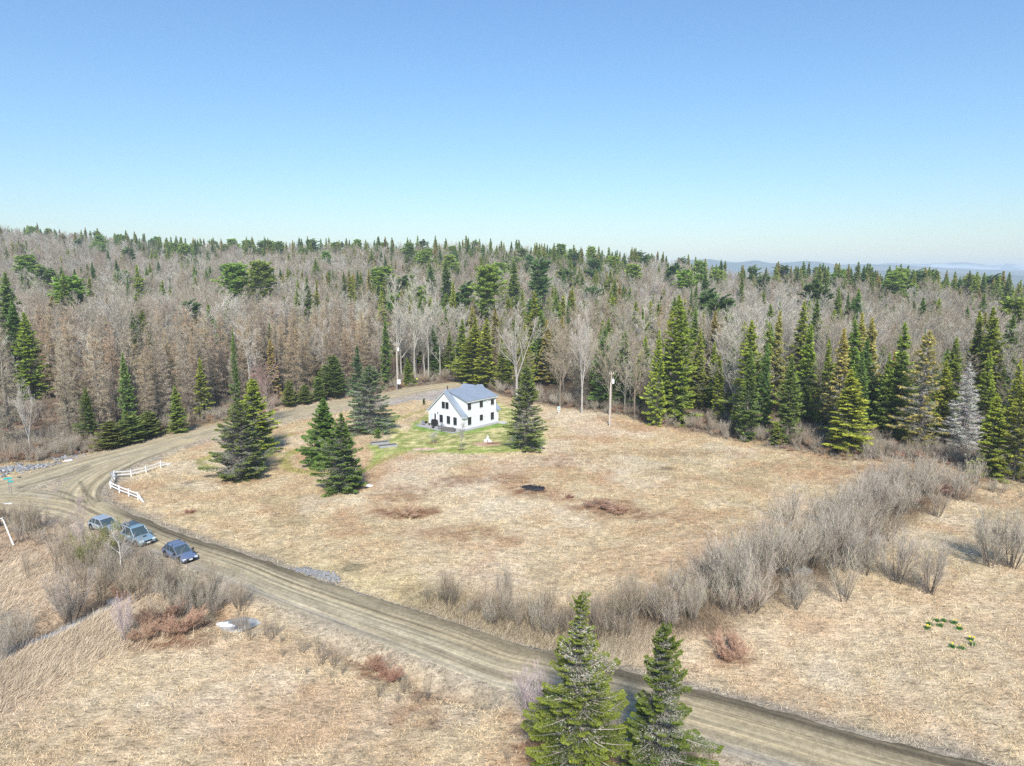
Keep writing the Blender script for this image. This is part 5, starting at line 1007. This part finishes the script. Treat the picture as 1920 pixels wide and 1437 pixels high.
# ------------------------------------------------------------------ bare shrubs, one by one
SHP = [(*shrub(200 + i, 3.2, st, fl, *c, tw=.0125, dens=.95), 3.2, 1.6) for i, (st, fl, c) in enumerate(((11, .42, ((.17,.14,.11), (.42,.365,.28))), (7, .2, ((.15,.12,.09), (.35,.285,.205))), (14, .5, ((.18,.155,.125), (.45,.40,.32))), (8, .16, ((.16,.13,.095), (.37,.30,.215))), (6, .26, ((.13,.105,.08), (.34,.285,.21)))))]
SHW = [(*shrub(220 + i, 3.4, 15, .42, (.16,.13,.105), (.42,.37,.30), tw=.013, dens=1.6), 3.4, 1.7) for i in range(2)]
SHG = SHP[0:1] + SHP[2:3]; SHB = SHP[1:2] + SHP[3:5]
SHRED = [(*shrub(210, 2, 26, .5, (.24,.13,.09), (.36,.20,.14), tw=.016), 2, 1.1)]; SHRUST = [(*shrub(211, 1.6, 30, .6, (.27,.18,.12), (.42,.275,.185), tw=.016), 1.6, 1.1)]
SHPINK = [(*shrub(212, 3.6, 12, .2, (.30,.25,.24), (.46,.38,.37), tw=.013), 3.6, .8)]
SHOL = [(*shrub(213, 3, 18, .5, (.2,.18,.12), (.27,.27,.11), tw=.03, dens=1.4), 3, 1.6)]
def bush(pl_, u, vb, h, w, lab, group=None, cat='shrub', name='bare_shrub'):
    x, y = G(u, vb); pr = random.choice(pl_); o = plant(name, pr, x, y, h, w, lab, cat, group, ('stems', 'twigs')); o.rotation_euler[2] = random.random() * 6.28; return o
for u, vb, h, w, pl_, lab in ((1622,1078,3.8,1.7,SHW,'bare grey shrub, left one of three in a row on the right meadow'), (1680,1092,4.6,2.2,SHW,'bare grey shrub, middle and tallest of three on the right meadow'), (1742,1112,4.6,2.0,SHW,'bare grey shrub, right one of three on the right meadow'),
    (1858,1062,5.0,2.9,SHW,'wide bare grey shrub with black stems at the right edge'), (1893,1066,5.0,2.6,SHW,'bare grey shrub cut by the right picture edge'), (132,1150,4.4,2.1,SHW,'tall bare shrub standing by the stream bend at left'), (190,1124,3.6,1.6,SHB,'dark-stemmed shrub at the undercut stream bank'),
    (234,1200,3.4,.7,SHPINK,'thin reddish sapling alone in tan grass below the stream'), (1665,1280,0,0,None,'')):
    if pl_: bush(pl_, u, vb, h, w, lab)
for u, vb, h, w, pl_, lab in ((1365,1225,1.5,1.6,SHRUST,'round rust-brown shrub on the meadow right of the foreground spruces'), (1385,1130,1.4,1.4,SHRED,'dark red twiggy bush at the lower hedge edge'), (228,1108,1.6,1.0,SHRED,'small bright red bush beside the white birch'), (300,1165,1.7,1.8,SHRUST,'rust-brown thicket left part below the parked cars'), (340,1180,1.6,1.8,SHRUST,'rust-brown thicket right part below the parked cars'), (270,1195,1.2,1.3,SHRUST,'low rust-brown bush at the lower end of the thicket'),
    (700,1245,1.0,1.1,SHRED,'dark red low bush left one on the near road bank'), (735,1258,1.0,1.2,SHRED,'dark red low bush right one on the near road bank'), (770,965,.7,1.7,SHRUST,'low brown bush patch in the meadow left of the burn pile'), (1125,952,.8,1.8,SHRUST,'low brown bush patch right of the burn pile, left part'), (1160,962,.7,1.5,SHRUST,'low brown bush patch right of the burn pile, right part'), (1068,936,.4,.7,SHRED,'small red bush just right of the burn pile'), (357,958,.5,.8,SHRED,'tiny red bush on the meadow above the dirt road'),
    (1765,925,1.2,2.4,SHRUST,'rusty bush at the top right end of the hedge'), (1690,945,1.2,2.2,SHRED,'dark red bush under the top right end of the hedge')):
    bush(pl_, u, vb, h, w, lab, name='rust_shrub')
for u, vb, h, w, pl_, lab in ((188,1062,3.2,2.2,SHOL,'yellow-olive leafy shrub left of the white birch trunk'), (215,1030,3.0,1.6,SHOL,'yellow-olive shrub between birch and the light blue car')): bush(pl_, u, vb, h, w, lab, name='olive_shrub')
hand('s', 236, 1066, 17, 'tiny blue-green spruce at the foot of the white birch', vb=1100, hero=Hc(230, 1.6, .6, 1500, .12, grey=.1, base=(.05,.08,.06), tip=(.12,.17,.13)))
hand('a', 212, 1000, 40, 'slim white birch leaning over the parked cars', vb=1092, ub=231, hero=(*baretree(231, 6.5, .4, 9, (.62, .60, .56), (.42,.37,.33), tw=.02, t0=.4, tr=.1), 6.5, 1.6), name='birch_tree')
hand('a', 150, 940, 22, 'thin bare sapling left of the silver-grey car', vb=1058, ub=157, hero=(*baretree(232, 8, .3, 12, (.32, .28, .26), (.42,.33,.31), tw=.018, t0=.3, tr=.06), 8, 1.2), name='bare_tree')
for u, vt, vb, lab in ((813,812,831,'slim staked sapling on the lawn in front of the patio'), (865,800,846,'young pale tree on the lawn in front of the house corner')): hand('a', u, vt, 16, lab, vb=vb, hero=(*baretree(233, 3.5, .3, 8, (.30, .28, .26), (.42,.41,.36), tw=.012, t0=.3, tr=.045), 3.5, .8), name='sapling')
hand('a', 1020, 1250, 58, 'pinkish bare sapling clump left of the left foreground spruce', vb=1368, ub=1012, hero=SHPINK[0], name='bare_tree')
rs = np.random.RandomState(21); random.seed(21)
HL = HEDGE; nH = len(HL)
for k in range(215):                                    # the long hedge across the meadow
    t = (k / 214) ** 1.12; i = t * (nH - 1.001); a = HL[int(i)] * (1 - i % 1) + HL[int(i) + 1] * (i % 1); x, y = a + rs.randn(2) * (1.7, 1.3) * (.8 + .9 * t) + np.array([0, .6])
    if road_d(np.array([x]), np.array([y]))[0] < 2: continue
    h = (2.9 + .6 * min(1, t * 3) + 1.0 * (t > .45)) * (.40 + .75 * rs.rand()); w = h * (.30 + .28 * rs.rand() + .12 * (t > .5)); pr = (SHG if rs.rand() < .25 + .75 * (t > .42) else SHB); pr = pr[rs.randint(len(pr))]
    part_ = next(n_ for x_, n_ in ((.12, 'low brown end of the hedge nearest the dirt road'), (.28, 'hedge behind the left foreground spruce'), (.42, 'hedge behind the right foreground spruce'), (.56, 'hedge middle above the round rust-brown shrub'), (.70, 'hedge beside the small grey pool'), (.85, 'hedge left of the three meadow shrubs'), (9, 'grey far end of the hedge by the spruce row')) if t < x_)
    plant('bare_shrub', pr, x, y, h, w, 'leafless shrub in the ' + part_, 'shrub', 'shrubs in the ' + part_, ('stems', 'twigs'))
for (pts, w_, n_, h0, h1, pl_, where) in (([(-60,985), (20,985), (80,1000), (130,1025), (165,1050)], 2.4, 60, 1.8, 3.4, SHP, 'thicket left of the parked cars'), ([(150,1060), (230,1085), (300,1110), (360,1135), (415,1160)], 1.6, 50, 1.8, 3.8, SHP, 'thicket below the parked cars'),
    ([(250,1070), (320,1095), (390,1120), (440,1150)], .8, 14, 1.4, 2.4, SHG, 'grey fringe between parked cars and stream'), ([(425,1172), (490,1195), (560,1222), (640,1255), (720,1285), (850,1320)], .7, 26, .8, 2.0, SHB, 'sparse row along the near road bank'), ([(-100,1200), (-20,1190), (10,1215)], 1.0, 12, 2.2, 3.4, SHG, 'left picture edge by the stream'),
    ([(980,1425), (1100,1450), (1250,1460), (1400,1450)], 1.0, 14, .8, 1.6, SHRUST + SHB, 'ground under the foreground spruces'), ([(560,1100), (640,1130), (760,1180), (850,1205)], .5, 10, .5, 1.0, SHB, 'ditch on the far side of the dirt road'), ([(1780,905), (1850,922), (1950,935)], 1.6, 12, 1.0, 2.2, SHP, 'right end of the wood edge'),
    ([(0,905), (60,880), (120,862), (190,852)], 1.0, 16, 1.2, 2.8, SHP, 'brush across the far road at left')):
    for q in band(pts, w_, n_):
        if where.startswith('brush across'): q = q + np.array([-1.5, 7])
        if road_d(q[:1], q[1:])[0] < 1.0: continue
        h = h0 + (h1 - h0) * rs.rand(); pr = pl_[rs.randint(len(pl_))]; plant('bare_shrub', pr, q[0], q[1], h, h * (.38 + .25 * rs.rand()), 'leafless twiggy shrub in the ' + where, 'shrub', 'shrubs in the ' + where, ('stems', 'twigs'))
# ------------------------------------------------------------------ understorey, dry grass
rs = np.random.RandomState(31)
cs = rs.rand(2600) * 2400 - 250; ff = front(cs); dd = rs.rand(2600) ** 1.3 * 16 - 1.0 + 1.5 * rs.rand(2600); yy = ff + dd; xx = (cs - 960) / (1280 * .955) * yy
ok = (road_d(xx, yy) > .8) & ~((cs > 880) & (cs < 960) & (dd < 3)); xx, yy, cs = xx[ok], yy[ok], cs[ok]
xl = rs.rand(420); cl = -120 + 300 * xl; yl = front(cl) + rs.rand(420) * 44; xx = np.r_[xx, (cl - 960) / 1222 * yl]; yy = np.r_[yy, yl]
n = len(xx); hs_ = (.35 + .65 * rs.rand(n)) * np.where(yy - front(colpx(xx, yy)) < 1.5, .5, 1)
scatter('underbrush', [s[:2] for s in SHP] + [SHRUST[0][:2]], np.column_stack([xx, yy, hgt(xx, yy) - .05]), [(0, 0, r) for r in rs.rand(n) * 6.28], np.column_stack([hs_, hs_, hs_ * .8]), rs.randint(0, 6, n), 'tangled grey-brown brush filling the edge of the wood', 'underbrush')
def blades(name, x, y, h, w, lay, mul, lab, jitter=.18, cat='grass', seed=1, tint=None, dirn=None):
    rs = np.random.RandomState(seed); n = len(x); z = hgt(x, y); c = gcol(x, y) * mul
    if tint is not None: c = c * .35 + np.array(tint) * .65
    c = np.clip(c * (1 + jitter * rs.randn(n, 1)), .01, .85); a = rs.rand(n) * 6.283 if dirn is None else dirn + rs.randn(n) * .7; el = np.clip(lay + .35 * rs.randn(n), .08, 1.5); hh_ = h * (.5 + rs.rand(n))
    d = np.stack([np.cos(a) * np.cos(el), np.sin(a) * np.cos(el), np.sin(el)], 1); P0 = np.column_stack([x, y, z - .03]); m = MB(); slivers(m, P0, P0 + d * hh_[:, None], w * (.6 + .8 * rs.rand(n)), c, rs)
    return tag(m.obj(name, M_GRASS), lab, cat, kind='stuff')
def field(n, y0, y1, pw):
    v = rs.rand(n); y = y0 + (y1 - y0) * v ** pw; x = (rs.rand(n) * 2 - 1) * (.80 * y + 4); return x, y
x, y = field(620000, 33, 150, 1.6); rd = road_d(x, y); cp = colpx(x, y); cl_ = fbm(x, y, 3, .7)
ok = (rd > .12 * rs.randn(len(x)) + .15) & (y < front(cp) + 3) & (rs.rand(len(x)) < .25 + 1.2 * sst(.42, .6, cl_)) & (sdp(x, y, np.array([houseP(-10.9, -3.1), houseP(.9, -3.1), houseP(.9, 10.5), houseP(-10, 10.5)])) > 0) & (sdp(x, y, GRAVEL) > 0)
lw = sdp(x, y, LAWN) < 0; ok &= ~lw | (rs.rand(len(x)) < .5); x, y, lw = x[ok], y[ok], lw[ok]
blades('dry_grass', x, y, np.where(lw, .10, .26) * (.7 + y / 120), .026 + y * .0003, .5, 1.12, 'matted straw-coloured dead grass covering the meadow', .22, seed=4)
def reeds(S_, w_, n_, seed): r_ = np.random.RandomState(seed); i = r_.rand(n_) * (len(S_) - 1.01); a = S_[i.astype(int)]; b = S_[i.astype(int) + 1]; f = (i % 1)[:, None]; return a * (1 - f) + b * f + r_.randn(n_, 2) * w_
q = np.vstack([reeds(smooth(PL([(800,1140),(900,1172),(1010,1200),(1120,1215),(1230,1200)])), 1.3, 16000, 1), reeds(smooth(PL([(-80,1300),(40,1255),(150,1205),(230,1165),(300,1150)])), 2.2, 26000, 2), reeds(smooth(PL([(-80,1080),(60,1080),(120,1110)])), 3.5, 12000, 3)]); ok = road_d(q[:, 0], q[:, 1]) > .7; q = q[ok]
blades('reed_grass', q[:, 0], q[:, 1], .75, .03, .55, 1.1, 'long bleached reed grass bent over in the ditches', .2, seed=5, tint=(.58, .49, .355), dirn=.6)
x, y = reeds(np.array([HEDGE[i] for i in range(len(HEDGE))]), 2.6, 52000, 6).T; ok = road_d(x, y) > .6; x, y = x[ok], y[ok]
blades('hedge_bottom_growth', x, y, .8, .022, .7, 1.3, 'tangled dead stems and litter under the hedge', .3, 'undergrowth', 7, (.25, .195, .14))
# ------------------------------------------------------------------ air
m = MB(); m.box((0, 7000, -8), (36000, 20000, 300)); hz_m = bpy.data.materials.new('haze_air'); hz_m.use_nodes = True; t = hz_m.node_tree; t.nodes.clear()
pv = t.nodes.new('ShaderNodeVolumePrincipled'); pv.inputs['Color'].default_value = (.74, .88, 1, 1); pv.inputs['Density'].default_value = 1.9e-4; pv.inputs['Anisotropy'].default_value = 0.0
for s_ in ('Density Attribute', 'Temperature Attribute', 'Color Attribute'): pv.inputs[s_].default_value = ''
mo = t.nodes.new('ShaderNodeOutputMaterial'); t.links.new(pv.outputs[0], mo.inputs['Volume']); o = m.obj('haze', hz_m); o.data.name = 'haze'; tag(o, kind='stuff', label='thin blue air haze over the whole valley', cat='haze')
